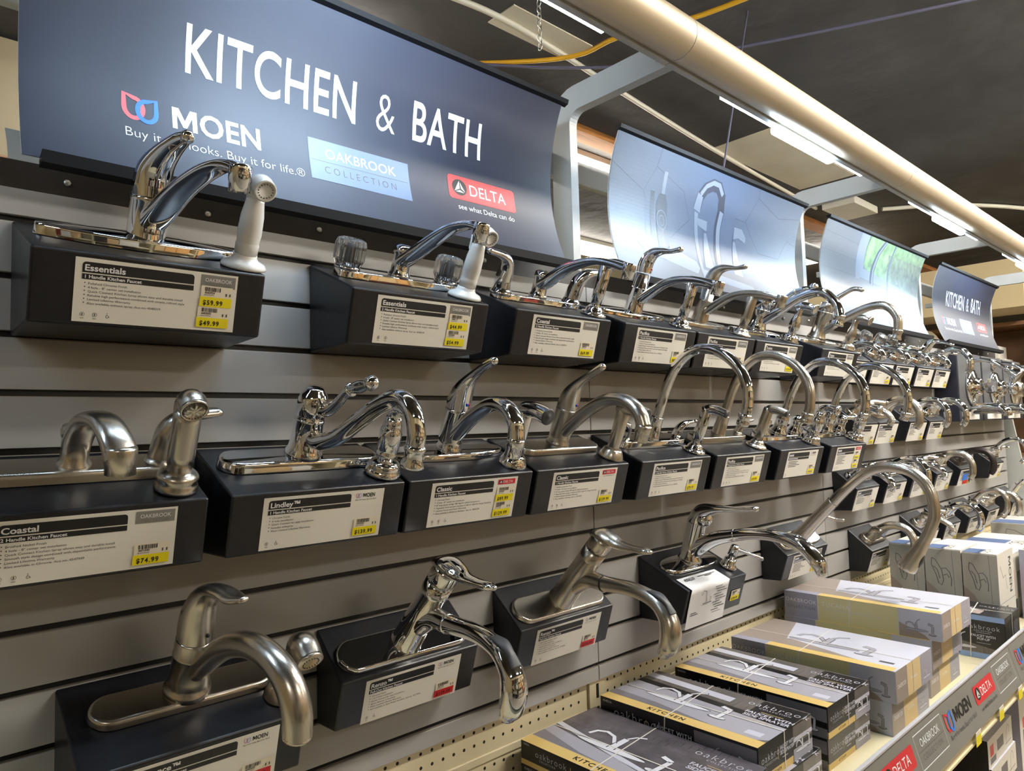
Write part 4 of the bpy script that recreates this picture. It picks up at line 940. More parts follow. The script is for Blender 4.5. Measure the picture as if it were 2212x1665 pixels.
# shower trim displays at the far end
for i, (xa, xb) in enumerate(((2.462, 2.835), (2.855, 3.235), (3.255, 3.635))):
    lb = ('nearest', 'middle', 'farthest')[i]; mt = (C, C, N)[i]; xc = (xa+xb)/2
    r = thing('shower_display_panel', T(xc, -0.001, -0.312), lb + ' tall dark panel of the three shower displays', 'display panel', 'shower display panels')
    off = T(-xc, 0.001, 0.312)
    part(r, 'housing', lambda m: m.box((xa, -0.1, -0.312), (xb, -0.001, 0.012), 'navy_panel', off, 0.003))
    part(r, 'front_face', lambda m: m.box((xa+0.004, -0.103, -0.26), (xb-0.004, -0.099, 0.008), 'panel_grey', off))
    part(r, 'label_card', lambda m: m.box((xa+0.05, -0.1035, -0.305), (xb-0.08, -0.1, -0.268), 'paper', off))
    s = thing('shower_trim_set', T(xc, -0.1, -0.15), ('chrome', 'second chrome', 'brushed nickel')[i] + ' shower head, valve ring and tub spout on the ' + lb + ' shower panel', 'shower trim', 'shower trim sets')
    o2 = T(0, 0, 0)
    part(s, 'escutcheon', lambda m: m.lathe([(0.088,0.004),(0.088,0.012),(0.078,0.024),(0.045,0.03),(0.04,0.046),(0.034,0.05)], mt, RXm(90), 32))
    h = part(s, 'handle', lambda m: m.lathe([(0.018,0.05),(0.018,0.062),(0.03,0.066),(0.036,0.08),(0.034,0.1),(0.02,0.108),(0.004,0.109)], 'acrylic' if i == 0 else mt, RXm(90), 14, i > 0))
    part(s, 'shower_arm', lambda m: (m.lathe([(0.03,0.004),(0.028,0.012),(0.014,0.016)], mt, T(0,0,0.122) @ RXm(90)), m.sweep([(0,-0.01,0.122),(0,-0.05,0.126),(0,-0.1,0.112),(0,-0.15,0.075)], [0.0105]*4, mt, n=6, seg=14)))
    part(s, 'shower_head', lambda m: m.lathe([(0.012,-0.006),(0.016,0.006),(0.014,0.016),(0.024,0.034),(0.04,0.058),(0.042,0.066),(0.036,0.068)], mt, axis((0,-0.148,0.077),(0,-0.2,0.036)), 22))
    part(s, 'tub_spout', lambda m: m.sweep([(0,-0.004,-0.105),(0,-0.06,-0.104),(0,-0.11,-0.106),(0,-0.138,-0.122),(0,-0.142,-0.142)], [0.027,0.026,0.0245,0.0225,0.0195], mt, n=5, seg=16))

# ------------------------------------------------------------------ gondola: slatwall, pegboard, uprights, shelf
SEC = 1.2192
PITCH = 0.0762
names = {-2: 'slatwall panel outside the left edge of the picture', -1: 'grey slatwall panel behind the nearest boxes, left of the first seam', 0: 'grey slatwall panel between the first and second seam',
         1: 'grey slatwall panel behind the nearer bathroom faucets', 2: 'grey slatwall panel at the far end under the shower displays'}
pnames = {-2: 'cream pegboard outside the left edge of the picture', -1: 'cream pegboard left of the slotted upright', 0: 'cream pegboard right of the slotted upright behind the cartons',
          1: 'cream pegboard behind the upright white cartons', 2: 'cream pegboard at the far end of the shelf'}
for k in range(-2, 3):
    xa, xb = k*SEC+0.0012, (k+1)*SEC-0.0012
    mb = MB()
    edges = [0.0405] + [-i*PITCH for i in range(12)] + [-0.8735]
    for i in range(13):
        zt = edges[0] if i == 0 else edges[i]-0.0050; zb = edges[i+1]+(0.0048 if i < 12 else 0)
        mb.box((xa, 0.0, zb), (xb, 0.0085, zt), 'slat_grey', None, 0.0006, 1)
        if i: mb.box((xa, 0.0015, zt-0.0002), (xb, 0.0088, zt+0.0012), 'slat_edge')
    mb.box((xa, 0.0088, -0.8735), (xb, 0.0105, 0.0405), 'groove_black')
    mb.box((xa, 0.0105, -0.8735), (xb, 0.019, 0.0405), 'slat_edge')
    tag(mb.build('slatwall_panel'), names[k], 'slatwall panel', 'slatwall panels')
    mb = MB(); xa2, xb2 = xa+0.03, xb-0.03
    mb.box((xa2, 0.012, -0.936), (xb2, 0.016, -0.8737), 'peg_cream')
    mb.box((xa2, 0.012, -1.7), (xb2, 0.016, -0.949), 'peg_cream')
    mb.box((xa2, 0.0085, -0.950), (xb2, 0.016, -0.935), 'peg_cream', None, 0.001, 1)
    zs = [-0.8857, -0.9111] + ([-0.9619, -0.9873, -1.0127] if k in (-1, 0) else [])
    for z in zs:
        n = int((xb2-xa2-0.03)/0.0254)
        for j in range(n+1):
            x = xb2-0.0285-j*0.0254
            ring = [(x+0.0033*math.cos(a*math.pi/5), 0.01185, z+0.0033*math.sin(a*math.pi/5)) for a in range(10)]
            mb.add(ring, [tuple(range(10))], 'peg_hole')
    tag(mb.build('pegboard_panel'), pnames[k], 'pegboard', 'pegboard panels')
for k in range(-1, 4):
    x = k*SEC
    nm = {-1: 'left of the large dark sign', 0: 'between the large dark sign and the faucet picture sign', 1: 'between the two picture signs', 2: 'before the small far sign', 3: 'past the small far sign'}[k]
    r = thing('canopy_upright', T(x, 0.05, -1.8), 'pale grey upright and arm ' + nm, 'upright post', 'uprights carrying the light canopy')
    off = T(-x, -0.05, 1.8)
    def post(m):
        xa, xb = x-0.013, x+0.013
        out = []; inn = []
        R1, R0 = 0.075, 0.03
        for a in range(0, 91, 15):      # outer corner, from the back up and over to the arm
            t = math.radians(a); out.append((0.085-R1+R1*math.cos(t), 0.535-R1+R1*math.sin(t)))
            inn.append((0.024-R0+R0*math.cos(t)*1.0, 0.474-R0+R0*math.sin(t)))
        prof = [(0.085, -0.02)] + out + [(-0.285, 0.535), (-0.285, 0.474)] + list(reversed(inn)) + [(0.024, -0.02)]
        n = len(prof)
        vs = [(xa, p[0], p[1]) for p in prof] + [(xb, p[0], p[1]) for p in prof]
        m.add(vs, [(i, (i+1) % n, (i+1) % n+n, i+n) for i in range(n)], 'frame_grey', False, off)
        q = len(out); 
        def idx(kind, i): return 1+i if kind == 'o' else 1+q+2+(q-1-i)
        for base, fl in ((0, False), (n, True)):
            fs = [(0, 1, idx('i', 0), n-1)] + [(idx('o', i), idx('o', i+1), idx('i', i+1), idx('i', i)) for i in range(q-1)] + [(q, q+1, q+2, idx('i', q-1))]
            m.add([vs[base+i] for i in range(n)], [tuple(reversed(f)) if fl else f for f in fs], 'frame_grey', False, off)
    part(r, 'arm', post)
    part(r, 'upright', lambda m: m.box((x-0.014, 0.022, -1.8), (x+0.014, 0.085, 0.0), 'frame_grey', off))
    part(r, 'clip', lambda m: m.box((x-0.0165, -0.262, 0.492), (x-0.0135, -0.232, 0.543), 'frame_grey', off, 0.001, 1))
    s = part(r, 'slotted_strip', lambda m: (m.box((x-0.028, 0.006, -1.79), (x+0.028, 0.02, -0.8736), 'peg_cream', off),
        [m.box((x-0.005, 0.0052, -0.915-j*0.0508), (x+0.003, 0.008, -0.883-j*0.0508), 'peg_hole', off) for j in range(4)]))
mb = MB(); mb.box((-2.44, 0.087, 0.335), (3.66, 0.107, 0.395), 'frame_grey', None, 0.002, 1)
tag(mb.build('crossbar'), 'long grey crossbar joining the uprights behind the signs', 'crossbar')
mb = MB(); mb.box((-2.44, 0.02, 0.028), (3.66, 0.03, 0.085), 'dark_steel')
o = tag(mb.build('steel_rail'), 'dark steel rail with round head screws above the slatwall', 'rail')
for j in range(26):
    x = -1.25+j*0.19; z = 0.066 if j % 2 else 0.058
    part(o, 'screw', lambda m: m.lathe([(0.0052,0.0),(0.005,0.0015),(0.0032,0.003),(0.0008,0.0035)], 'steel', T(x-o.location.x, 0.02-o.location.y, z-o.location.z) @ RXm(90), 12))
# backs of the signs that hang on the other side of the gondola
for k, (xa, xb) in enumerate(((-1.1, -0.15), (0.12, 1.1), (1.33, 2.32), (2.55, 3.5))):
    mb = MB(); n = 8
    prof = [(0.30-0.05*(1-((i/n)*2-1)**2), 0.03+0.2*i/n) for i in range(n+1)]
    vs = [(x, p[0]+d, p[1]) for d in (0, 0.002) for x in (xa, xb) for p in prof]
    q = n+1; fs = [(i, i+1, q+i+1, q+i) for i in range(n)] + [(2*q+i, 3*q+i, 3*q+i+1, 2*q+i+1) for i in range(n)]
    mb.add(vs, fs, 'wall_cream' if k % 2 else 'frame_grey', True)
    tag(mb.build('rear_sign_sheet'), 'plain back of a sheet sign on the far side, behind the ' + ('large dark sign', 'faucet picture sign', 'window picture sign', 'small far sign')[k], 'sign', 'backs of signs on the other aisle')

r = None
for k in range(-2, 3):
    xa, xb = k*SEC+0.001, (k+1)*SEC-0.001
    nm = {-2: 'outside the left edge', -1: 'under the nearest black cartons', 0: 'under the two stacks of yellow cartons', 1: 'under the upright white cartons', 2: 'at the far end'}[k]
    r = thing('gondola_shelf', T((xa+xb)/2, -0.27, -1.07), 'cream metal shelf ' + nm, 'shelf', 'shelves along the gondola')
    off = T(-(xa+xb)/2, 0.27, 1.07)
    part(r, 'deck', lambda m: m.box((xa, -0.55, -1.07), (xb, 0.0, -1.035), 'shelf_cream', off, 0.002, 1))
    part(r, 'price_channel', lambda m: (m.box((xa, -0.553, -1.072), (xb, -0.55, -1.05), 'peg_cream', off), m.box((xa, -0.557, -1.074), (xb, -0.55, -1.069), 'shelf_cream', off), m.box((xa, -0.556, -1.053), (xb, -0.55, -1.049), 'shelf_cream', off)))
    r2 = thing('lower_shelf', T((xa+xb)/2, -0.27, -1.44), 'lower cream shelf ' + nm, 'shelf', 'lower shelves along the gondola')
    off2 = T(-(xa+xb)/2, 0.27, 1.44)
    part(r2, 'deck', lambda m: m.box((xa, -0.55, -1.44), (xb, 0.0, -1.41), 'shelf_cream', off2, 0.002, 1))
for i, x in enumerate((0.70, 0.905, 1.10, 0.34, 1.32)):
    mb = MB(); mb.box((x, -0.5625, -1.076), (x+0.04, -0.5615, -1.052), 'tag_yellow'); mb.box((x, -0.5625, -1.052), (x+0.04, -0.5615, -1.043), 'tag_paper')
    tag(mb.build('shelf_price_tag'), 'yellow price tag clipped in the shelf channel', 'price tag', 'yellow tags in the shelf channel')
# printed fence along the shelf front
VB, VT = Vector((0, -0.560, -1.0455)), Vector((0, -0.531, -0.943))
vup = (VT-VB).normalized(); vn = Vector((0, -vup.z, vup.y))
for k in range(-1, 3):
    xa = -0.067+k*1.219; xb = xa+1.2175
    nm = {-1: 'outside the picture', 0: 'nearest the camera', 1: 'cut by the right edge', 2: 'farthest'}[k]
    r = thing('shelf_sign_strip', T((xa+xb)/2, -0.552, -1.05), 'grey printed sign strip on the shelf front, the piece ' + nm, 'shelf sign', 'printed strips along the shelf front')
    off = Vector(((xa+xb)/2, -0.552, -1.05))
    def plate_(m):
        a = VB-off; d = VT-off; q = Vector((0, 0.003, 0))
        vs = [Vector((x, 0, 0))+p+e for x in (xa, xb) for p in (a, d) for e in (Vector((0,0,0)), q)]
        m.add(vs, [(0,2,6,4),(1,5,7,3),(0,4,5,1),(2,3,7,6),(0,1,3,2),(4,6,7,5)], 'valance_grey')
    part(r, 'strip', plate_)
    part(r, 'top_lip', lambda m: m.box((xa-off.x, VT.y-off.y-0.003, VT.z-off.z), (xb-off.x, VT.y-off.y+0.005, VT.z-off.z+0.006), 'lip_clear', None, 0.001, 1))
    P = Print()
    for j in range(2):
        u = j*0.59+0.03
        logo_drops(P, u+0.0, 0.042, 0.046, 2, 'logo_red', 'logo_blue', 0.12)
        P.text('MOEN', u+0.062, 0.051, 0.027, 'ink', 2, sx=1.06, bold=1)
        P.text('Buy it for looks. Buy it for life.\u00ae', u+0.006, 0.027, 0.0098, 'ink_grey', 2, sx=1.05)
        logo_delta(P, u+0.225, 0.042, 0.162, 0.042, 2, sub='ink')
        logo_oak(P, u+0.405, 0.025, 0.168, 0.066, 2, bg=None, c1='sign_white', c2='ink_grey', frame=True)
    P.build('print', planemap(Vector((xa, 0, 0))+VB-off, (1, 0, 0), vup, vn), r)
mb = MB()
mb.prism_x([(0.03, -1.8), (0.03, 0.02), (-0.03, -0.28), (-0.075, -0.6), (-0.1, -1.0), (-0.5, -1.1), (-0.55, -1.8)], SEC*3+0.031, SEC*3+0.055, 'frame_grey')
tag(mb.build('end_panel'), 'pale grey curved end panel at the far end of the slatwall', 'end panel')

# ------------------------------------------------------------------ cartons on the shelf
def draw_faucet(P, x, y, s, body='carton_shine', line='carton_line', layer=3, arc=True):
    P.oval(x, y, s*1.1, s*0.13, body, layer); P.line([(x+s*1.1*math.cos(a*math.pi/12), y+s*0.13*math.sin(a*math.pi/12)) for a in range(24)], s*0.03, line, layer+1, closed=True)
    P.poly([(x-s*0.12, y), (x+s*0.12, y), (x+s*0.1, y+s*0.7), (x-s*0.1, y+s*0.7)], body, layer+1)
    P.line([(x-s*0.12, y), (x-s*0.1, y+s*0.7), (x+s*0.1, y+s*0.7), (x+s*0.12, y)], s*0.035, line, layer+2)
    if arc:
        pts = [(x-s*0.1, y+s*0.3), (x-s*0.35, y+s*0.62), (x-s*0.65, y+s*0.72), (x-s*0.9, y+s*0.6), (x-s*0.98, y+s*0.34)]
    else:
        pts = [(x-s*0.1, y+s*0.25), (x-s*0.5, y+s*0.5), (x-s*0.95, y+s*0.75), (x-s*1.0, y+s*0.55)]
    P.line(pts, s*0.15, line, layer+1); P.line(pts, s*0.10, body, layer+2)
    P.line([(x, y+s*0.72), (x+s*0.12, y+s*0.95), (x+s*0.38, y+s*1.1)], s*0.1, line, layer+1); P.line([(x, y+s*0.72), (x+s*0.12, y+s*0.95), (x+s*0.36, y+s*1.08)], s*0.06, body, layer+2)
def draw_sprayer(P, x, y, s, body='carton_shine', line='carton_line', layer=3):
    P.oval(x, y, s*0.3, s*0.1, line, layer); P.oval(x, y+s*0.03, s*0.26, s*0.08, body, layer+1)
    P.line([(x, y), (x+s*0.05, y+s*0.7)], s*0.2, line, layer+1); P.line([(x, y), (x+s*0.05, y+s*0.7)], s*0.15, body, layer+2)
    P.line([(x+s*0.08, y+s*0.72), (x-s*0.3, y+s*0.85)], s*0.2, line, layer+1); P.line([(x+s*0.08, y+s*0.72), (x-s*0.28, y+s*0.84)], s*0.14, body, layer+2)
def oakbrook(P, x, y, h, layer=5, align='L'):
    P.text('oakbrook', x, y, h*1.35, 'carton_pale', layer, sx=1.0, align=align, sp=h*0.22, bold=2)
    P.text('COLLECTION', x+(h*1.2 if align == 'L' else 0), y-h*0.72, h*0.42, 'carton_pale', layer, align=align, sp=h*0.12)
def carton(x0, x1, y0, y1, z0, z1, style, label, rot=0.0, straps=True, group='faucet cartons on the shelf', seed=0):
    cx, cy = (x0+x1)/2, (y0+y1)/2; w_, l_, h_ = x1-x0, y1-y0, z1-z0
    r = thing('faucet_carton', T(cx, cy, z0) @ RZm(rot), label, 'carton', group)
    base = {'black': 'carton_black', 'tucana': 'carton_white', 'bath': 'carton_black', 'white': 'carton_white', 'adler': 'carton_white', 'tall': 'carton_white'}[style]
    part(r, 'body', lambda m: m.box((-w_/2, -l_/2, 0), (w_/2, l_/2, h_), base, None, 0.0015, 2))
    # the top, read from the left end of the wall side: u runs from the wall to the aisle, v from the near long edge to the far one
    top = planemap((-w_/2, l_/2, h_), (0, -1, 0), (1, 0, 0), (0, 0, 1))
    near = planemap((-w_/2, l_/2, 0), (0, -1, 0), (0, 0, 1), (-1, 0, 0))
    front = planemap((-w_/2, -l_/2, 0), (1, 0, 0), (0, 0, 1), (0, -1, 0))
    P, Q, F = Print(), Print(), Print()
    L, W, H = l_, w_, h_
    if style == 'black':
        brick = seed == 0
        P.rect(0, W*0.14, L, W, 'carton_brick' if brick else 'carton_wood', 1)
        P.rect(0, 0, L, W*0.14, 'carton_gold', 1)
        if brick:
            for i in range(1, 8):
                P.line([(0.0, W*(0.42+0.085*i)), (L, W*(0.36+0.085*i))], 0.0012, 'carton_line', 2)
            for i in range(34):
                k = i % 7; u = (i*0.137) % 1*L; P.line([(u, W*(0.42+0.085*(k+1))), (u+0.002, W*(0.33+0.085*(k+1)))], 0.0012, 'carton_black', 2)
            P.poly([(0, W*0.14), (L*0.62, W*0.14), (L*0.98, W*0.14), (L*0.8, W*0.2), (0, W*0.42)], 'carton_grey', 3)
            P.poly([(0.0, W*0.3), (L*0.3, W*0.17), (L*0.45, W*0.145), (0, W*0.145)], 'carton_mid', 4)
            P.line([(0, W*0.5), (L*0.8, W*0.2)], W*0.06, 'carton_pale', 3)
        else:
            P.poly([(0, W*0.14), (L*0.95, W*0.14), (L, W*0.2), (L, W*0.52), (0, W*0.62)], 'carton_grey', 2)
            P.poly([(0, W*0.62), (L, W*0.52), (L, W*0.62), (0, W*0.72)], 'carton_black', 2)
            P.poly([(0, W*0.8), (L*0.6, W*0.74), (L*0.6, W*0.86), (0, W*0.92)], 'carton_pale', 2)
            P.poly([(0, W*0.14), (L*0.7, W*0.14), (L*0.3, W*0.24), (0, W*0.26)], 'carton_mid', 3)
        P.rect(L*0.74, W*0.62, L*0.995, W*0.98, 'carton_black', 4) if not brick else None
        draw_faucet(P, L*0.38, W*0.40, W*0.34, layer=5)
        draw_sprayer(P, L*0.66, W*0.32, W*0.32, layer=5)
        oakbrook(P, L*0.86, W*0.82, W*0.065, 6, 'C')
        P.rect(L*0.80, W*0.705, L*0.93, W*0.712, 'carton_gold', 6)
        P.text('FAUCET WITH', L*0.865, W*0.63, W*0.05, 'carton_pale', 6, align='C', bold=1); P.text('SIDE SPRAYER', L*0.865, W*0.56, W*0.05, 'carton_pale', 6, align='C', bold=1)
        P.rect(L*0.78, W*0.5, L*0.92, W*0.506, 'carton_gold', 6); P.rect(L*0.8, W*0.45, L*0.9, W*0.46, 'carton_pale', 6)
        P.rect(L*0.86, W*0.2, L*0.95, W*0.29, 'carton_pale', 5)
        P.text('KITCHEN', L*0.44, W*0.045, W*0.055, 'ink', 4, align='C', sp=0.003, bold=1)
        Q.rect(0, 0, L, H*0.22, 'carton_gold', 1)
        oakbrook(Q, L*0.1, H*0.52, H*0.2, 2)
        Q.rect(L*0.33, H*0.38, L*0.333, H*0.72, 'carton_gold', 2)
        Q.text('FAUCET WITH', L*0.38, H*0.58, H*0.12, 'carton_pale', 2, bold=1, sp=0.0012); Q.text('SIDE SPRAYER', L*0.38, H*0.4, H*0.12, 'carton_pale', 2, bold=1, sp=0.0012)
        Q.rect(L*0.64, 0, L*0.995, H*0.92, 'carton_mid', 2); Q.poly([(L*0.64, H*0.4), (L*0.995, H*0.3), (L*0.995, H*0.5), (L*0.64, H*0.6)], 'carton_black', 3); draw_faucet(Q, L*0.76, H*0.2, H*0.42, layer=4); draw_sprayer(Q, L*0.92, H*0.18, H*0.5, layer=4)
        Q.text('4548236', L*0.02, H*0.86, H*0.07, 'carton_pale', 2)
        F.rect(0, 0, W*0.62, H*0.2, 'carton_gold', 1)
        F.text('KITCHEN', W*0.31, H*0.07, H*0.075, 'ink', 2, align='C', bold=1, sp=0.001)
        oakbrook(F, W*0.05, H*0.5, H*0.145, 2)
        F.rect(W*0.345, H*0.36, W*0.35, H*0.7, 'carton_gold', 2)
        F.text('FAUCET WITH', W*0.38, H*0.58, H*0.1, 'carton_pale', 2, bold=1, sx=0.9); F.text('SIDE SPRAYER', W*0.38, H*0.44, H*0.1, 'carton_pale', 2, bold=1, sx=0.9); F.rect(W*0.42, H*0.34, W*0.52, H*0.36, 'carton_pale', 2)
        F.rect(W*0.63, 0, W, H*0.96, 'carton_wood', 1); F.rect(W*0.63, H*0.52, W, H*0.64, 'carton_pale', 2); F.rect(W*0.63, H*0.34, W, H*0.46, 'carton_black', 2); F.rect(W*0.63, H*0.0, W, H*0.33, 'carton_grey', 2)
        draw_faucet(F, W*0.8, H*0.24, H*0.38, layer=4); draw_sprayer(F, W*0.93, H*0.22, H*0.4, layer=4)
    elif style == 'tucana':
        P.rect(0, 0, L, W, 'carton_pale', 1)
        P.poly([(0, W*0.12), (L*0.32, W*0.12), (L*0.16, W), (0, W)], 'carton_taupe', 2)
        P.poly([(L*0.1, W*0.12), (L*0.78, W*0.12), (L*0.3, W*0.36)], 'carton_taupe', 3)
        P.rect(0, 0, L*0.235, W*0.12, 'carton_lilac', 4); P.rect(L*0.24, 0, L*0.985, W*0.12, 'carton_gold', 4)
        draw_faucet(P, L*0.5, W*0.40, W*0.34, body='carton_grey', layer=4); draw_sprayer(P, L*0.76, W*0.32, W*0.32, body='carton_grey', layer=4)
        P.rect(L*0.87, W*0.2, L*0.95, W*0.25, 'carton_line', 4)
        Q.rect(0, 0, L*0.235, H, 'carton_lilac', 1); Q.rect(L*0.24, 0, L*0.75, H, 'carton_olive', 1); Q.rect(L*0.752, 0, L, H, 'carton_pale', 1)
        Q.text('OAKBROOK', L*0.12, H*0.6, H*0.15, 'paper_white', 2, align='C', sx=0.98, sp=0.001); Q.text('COLLECTION', L*0.12, H*0.36, H*0.11, 'brand_grey_dark', 2, align='C', sp=0.0016)
        Q.text('TUCANA', L*0.265, H*0.6, H*0.17, 'paper_white', 2, sp=0.001, bold=2); Q.text('1 HANDLE KITCHEN FAUCET, BRUSHED NICKEL', L*0.268, H*0.48, H*0.07, 'carton_pale', 2, bold=2)
        Q.poly([(L*0.755, 0), (L*0.93, 0), (L*0.9, H*0.16), (L*0.755, H*0.5)], 'carton_taupe', 2); draw_faucet(Q, L*0.855, H*0.3, H*0.36, body='carton_grey', layer=3); draw_sprayer(Q, L*0.945, H*0.2, H*0.44, body='carton_grey', layer=3)
        F.rect(0, 0, W*0.3, H, 'carton_taupe', 1); F.rect(W*0.305, 0, W*0.66, H, 'carton_tan', 1); F.rect(W*0.665, 0, W, H, 'carton_grey', 1)
        F.text('OAKBROOK', W*0.15, H*0.44, H*0.13, 'paper_white', 2, align='C', sx=0.7); F.text('TUCANA', W*0.48, H*0.44, H*0.1, 'paper_white', 2, align='C')
        draw_faucet(F, W*0.83, H*0.2, H*0.36, body='carton_pale', layer=3)
    elif style == 'bath':
        P.rect(0, 0, L, W, 'carton_black', 1); P.poly([(0, W*0.2), (L*0.6, W*0.1), (L*0.6, W*0.4), (0, W*0.7)], 'carton_taupe', 2)
        draw_faucet(P, L*0.35, W*0.4, W*0.18, layer=3); oakbrook(P, L*0.72, W*0.72, W*0.06, 3, 'C')
        Q.rect(0, 0, L, H*0.13, 'carton_sky', 1); Q.rect(0, H*0.88, L, H, 'carton_sky', 1); Q.poly([(0, H*0.13), (L, H*0.13), (L, H*0.22), (0, H*0.42)], 'carton_wood', 1)
        Q.text('BATH', L*0.12, H*0.04, H*0.05, 'ink', 2, bold=1, sp=0.001)
        draw_faucet(Q, L*0.3, H*0.24, H*0.3, layer=2); oakbrook(Q, L*0.66, H*0.68, H*0.075, 2, 'C')
        Q.rect(L*0.55, H*0.595, L*0.77, H*0.602, 'carton_pale', 2)
        Q.text('FAUCET WITH', L*0.66, H*0.5, H*0.052, 'carton_pale', 2, align='C', bold=1); Q.text('POP-UP', L*0.66, H*0.43, H*0.052, 'carton_pale', 2, align='C', bold=1); Q.rect(L*0.55, H*0.36, L*0.77, H*0.367, 'carton_pale', 2); Q.rect(L*0.85, H*0.15, L*0.97, H*0.22, 'carton_pale', 2)
        F.rect(W*0.1, H*0.1, W*0.5, H*0.5, 'carton_wood', 1); draw_faucet(F, W*0.3, H*0.16, H*0.26, layer=2); F.rect(W*0.58, H*0.3, W*0.9, H*0.8, 'carton_line', 1)
    elif style == 'adler':
        P.rect(0, 0, L, W, 'carton_white', 1); P.rect(0, 0, L*0.5, W*0.45, 'carton_blue', 2); P.text('MOEN', L*0.7, W*0.2, W*0.16, 'ink_grey', 2, rot=90, align='C', sx=0.8)
        Q.rect(0, H*0.42, L, H*0.985, 'carton_concrete', 1); Q.poly([(0, H*0.42), (L*0.42, H*0.42), (L*0.3, H*0.5), (0, H*0.6)], 'carton_taupe', 2); Q.line([(L*0.8, H*0.42), (L*0.76, H*0.98)], 0.001, 'carton_line', 2)
        Q.rect(0, 0, L*0.46, H*0.42, 'carton_blue', 1); Q.text('Adler', L*0.28, H*0.36, H*0.075, 'paper_white', 2, rot=-90, bold=1); Q.text('W/84503', L*0.16, H*0.36, H*0.06, 'paper_white', 2, rot=-90); Q.text('MOEN', L*0.66, H*0.38, H*0.085, 'ink_grey', 2, rot=-90, bold=1, sx=0.85)
        for pts in ([(L*0.2, H*0.88), (L*0.18, H*0.8), (L*0.3, H*0.68), (L*0.36, H*0.58), (L*0.44, H*0.56), (L*0.5, H*0.62), (L*0.46, H*0.74), (L*0.3, H*0.86), (L*0.2, H*0.88)], [(L*0.46, H*0.76), (L*0.58, H*0.77), (L*0.68, H*0.72), (L*0.72, H*0.64), (L*0.7, H*0.56)], [(L*0.5, H*0.68), (L*0.6, H*0.7), (L*0.66, H*0.66)], [(L*0.24, H*0.78), (L*0.34, H*0.74), (L*0.4, H*0.64)]):
            P2 = 0.0022; Q.line(pts, P2, 'carton_line', 3)
        F.rect(0, H*0.0, W, H*0.985, 'carton_white', 1); F.rect(W*0.1, H*0.05, W*0.5, H*0.36, 'carton_line', 2); F.text('MOEN', W*0.68, H*0.92, H*0.1, 'ink_grey', 2, rot=-90, bold=1, sx=1.0); F.line([(W*0.15, H*0.85), (W*0.3, H*0.7), (W*0.45, H*0.72), (W*0.5, H*0.55)], 0.003, 'carton_line', 2); F.rect(0, H*0.41, W, H*0.42, 'carton_grey', 2)
    elif style == 'white':
        P.rect(0, 0, L, W, 'carton_pale', 1)
        Q.rect(0, 0, L, H, 'carton_black', 1)
        F.rect(0, 0, W, H, 'carton_white', 1); F.rect(W*0.08, H*0.35, W*0.22, H*0.75, 'logo_red', 2); F.rect(W*0.08, H*0.08, W*0.3, H*0.3, 'carton_line', 2); F.rect(W*0.36, H*0.3, W*0.62, H*0.7, 'carton_line', 2)
        F.line([(W*0.74, H*0.2), (W*0.76, H*0.7), (W*0.82, H*0.85), (W*0.87, H*0.7), (W*0.86, H*0.5)], 0.002, 'carton_line', 2); F.line([(W*0.7, H*0.2), (W*0.94, H*0.22)], 0.002, 'carton_line', 2)
    elif style == 'tall':
        P.rect(L*0.1, W*0.1, L*0.9, W*0.9, 'carton_line', 1)
        Q.rect(0, 0, L, H, 'carton_lilac', 1)
        F.rect(W*0.15, H*0.62, W*0.5, H*0.74, 'logo_red', 1); F.rect(W*0.15, H*0.42, W*0.5, H*0.6, 'carton_line', 1); F.line([(W*0.62, H*0.3), (W*0.66, H*0.6), (W*0.8, H*0.7), (W*0.9, H*0.55)], 0.003, 'carton_line', 1); F.rect(W*0.6, H*0.1, W*0.85, H*0.2, 'carton_grey', 1)
    for nm_, PP, mp in (('top_print', P, top), ('side_print', Q, near), ('end_print', F, front)):
        if PP.p: PP.build(nm_, mp, r, lift=0.00008, base=0.0001)
    if straps:
        e = 0.0009
        def strap(m):
            u = -l_/2+l_*0.56; s2 = 0.003; a = 0.028
            # round the box across its width, slightly askew, and lengthwise over the aisle end
            m.add([(-w_/2-e, u, h_*0.0), (-w_/2-e, u-s2, 0), (-w_/2-e, u-a*0.2, h_+e), (-w_/2-e, u-a*0.2-s2, h_+e), (w_/2+e, u+a*0.6, h_+e), (w_/2+e, u+a*0.6-s2, h_+e)], [(0, 2, 3, 1), (2, 4, 5, 3)], 'strap_white')
            v = -w_/2+w_*0.42
            m.add([(v, l_/2, h_+e*1.3), (v+s2, l_/2, h_+e*1.3), (v+0.008, -l_/2-e, h_+e*1.3), (v+0.008+s2, -l_/2-e, h_+e*1.3), (v+0.008, -l_/2-e, 0), (v+0.008+s2, -l_/2-e, 0)], [(0, 1, 3, 2), (2, 3, 5, 4)], 'strap_white')
        part(r, 'strap', strap, 'white plastic strap')
    return r
SH = -1.0345
carton(-0.262, -0.032, -0.425, -0.012, SH+0.0665, SH+0.112+0.0, 'black', 'nearest black faucet carton with a brick wall picture on its lid', seed=0)
carton(-0.262, -0.032, -0.425, -0.012, SH, SH+0.0660, 'black', 'black carton hidden under the brick picture carton', seed=1, straps=False)
carton(-0.022, 0.198, -0.402, -0.02, SH+0.0665, SH+0.137, 'black', 'upper black carton second from the camera, pale sink picture on its lid', seed=1)
carton(-0.006, 0.214, -0.412, -0.02, SH, SH+0.0660, 'black', 'lower black carton second from the camera', seed=2, straps=False)
carton(0.262, 0.484, -0.408, -0.024, SH+0.0665, SH+0.133, 'black', 'upper black carton next to the yellow cartons', seed=3)
carton(0.262, 0.484, -0.405, -0.024, SH, SH+0.0660, 'black', 'lower black carton next to the yellow cartons', seed=2, straps=False)
carton(0.528, 0.776, -0.452, -0.028, SH+0.0760, SH+0.1512, 'tucana', 'upper carton of the nearer pile of pale yellow cartons', seed=1)
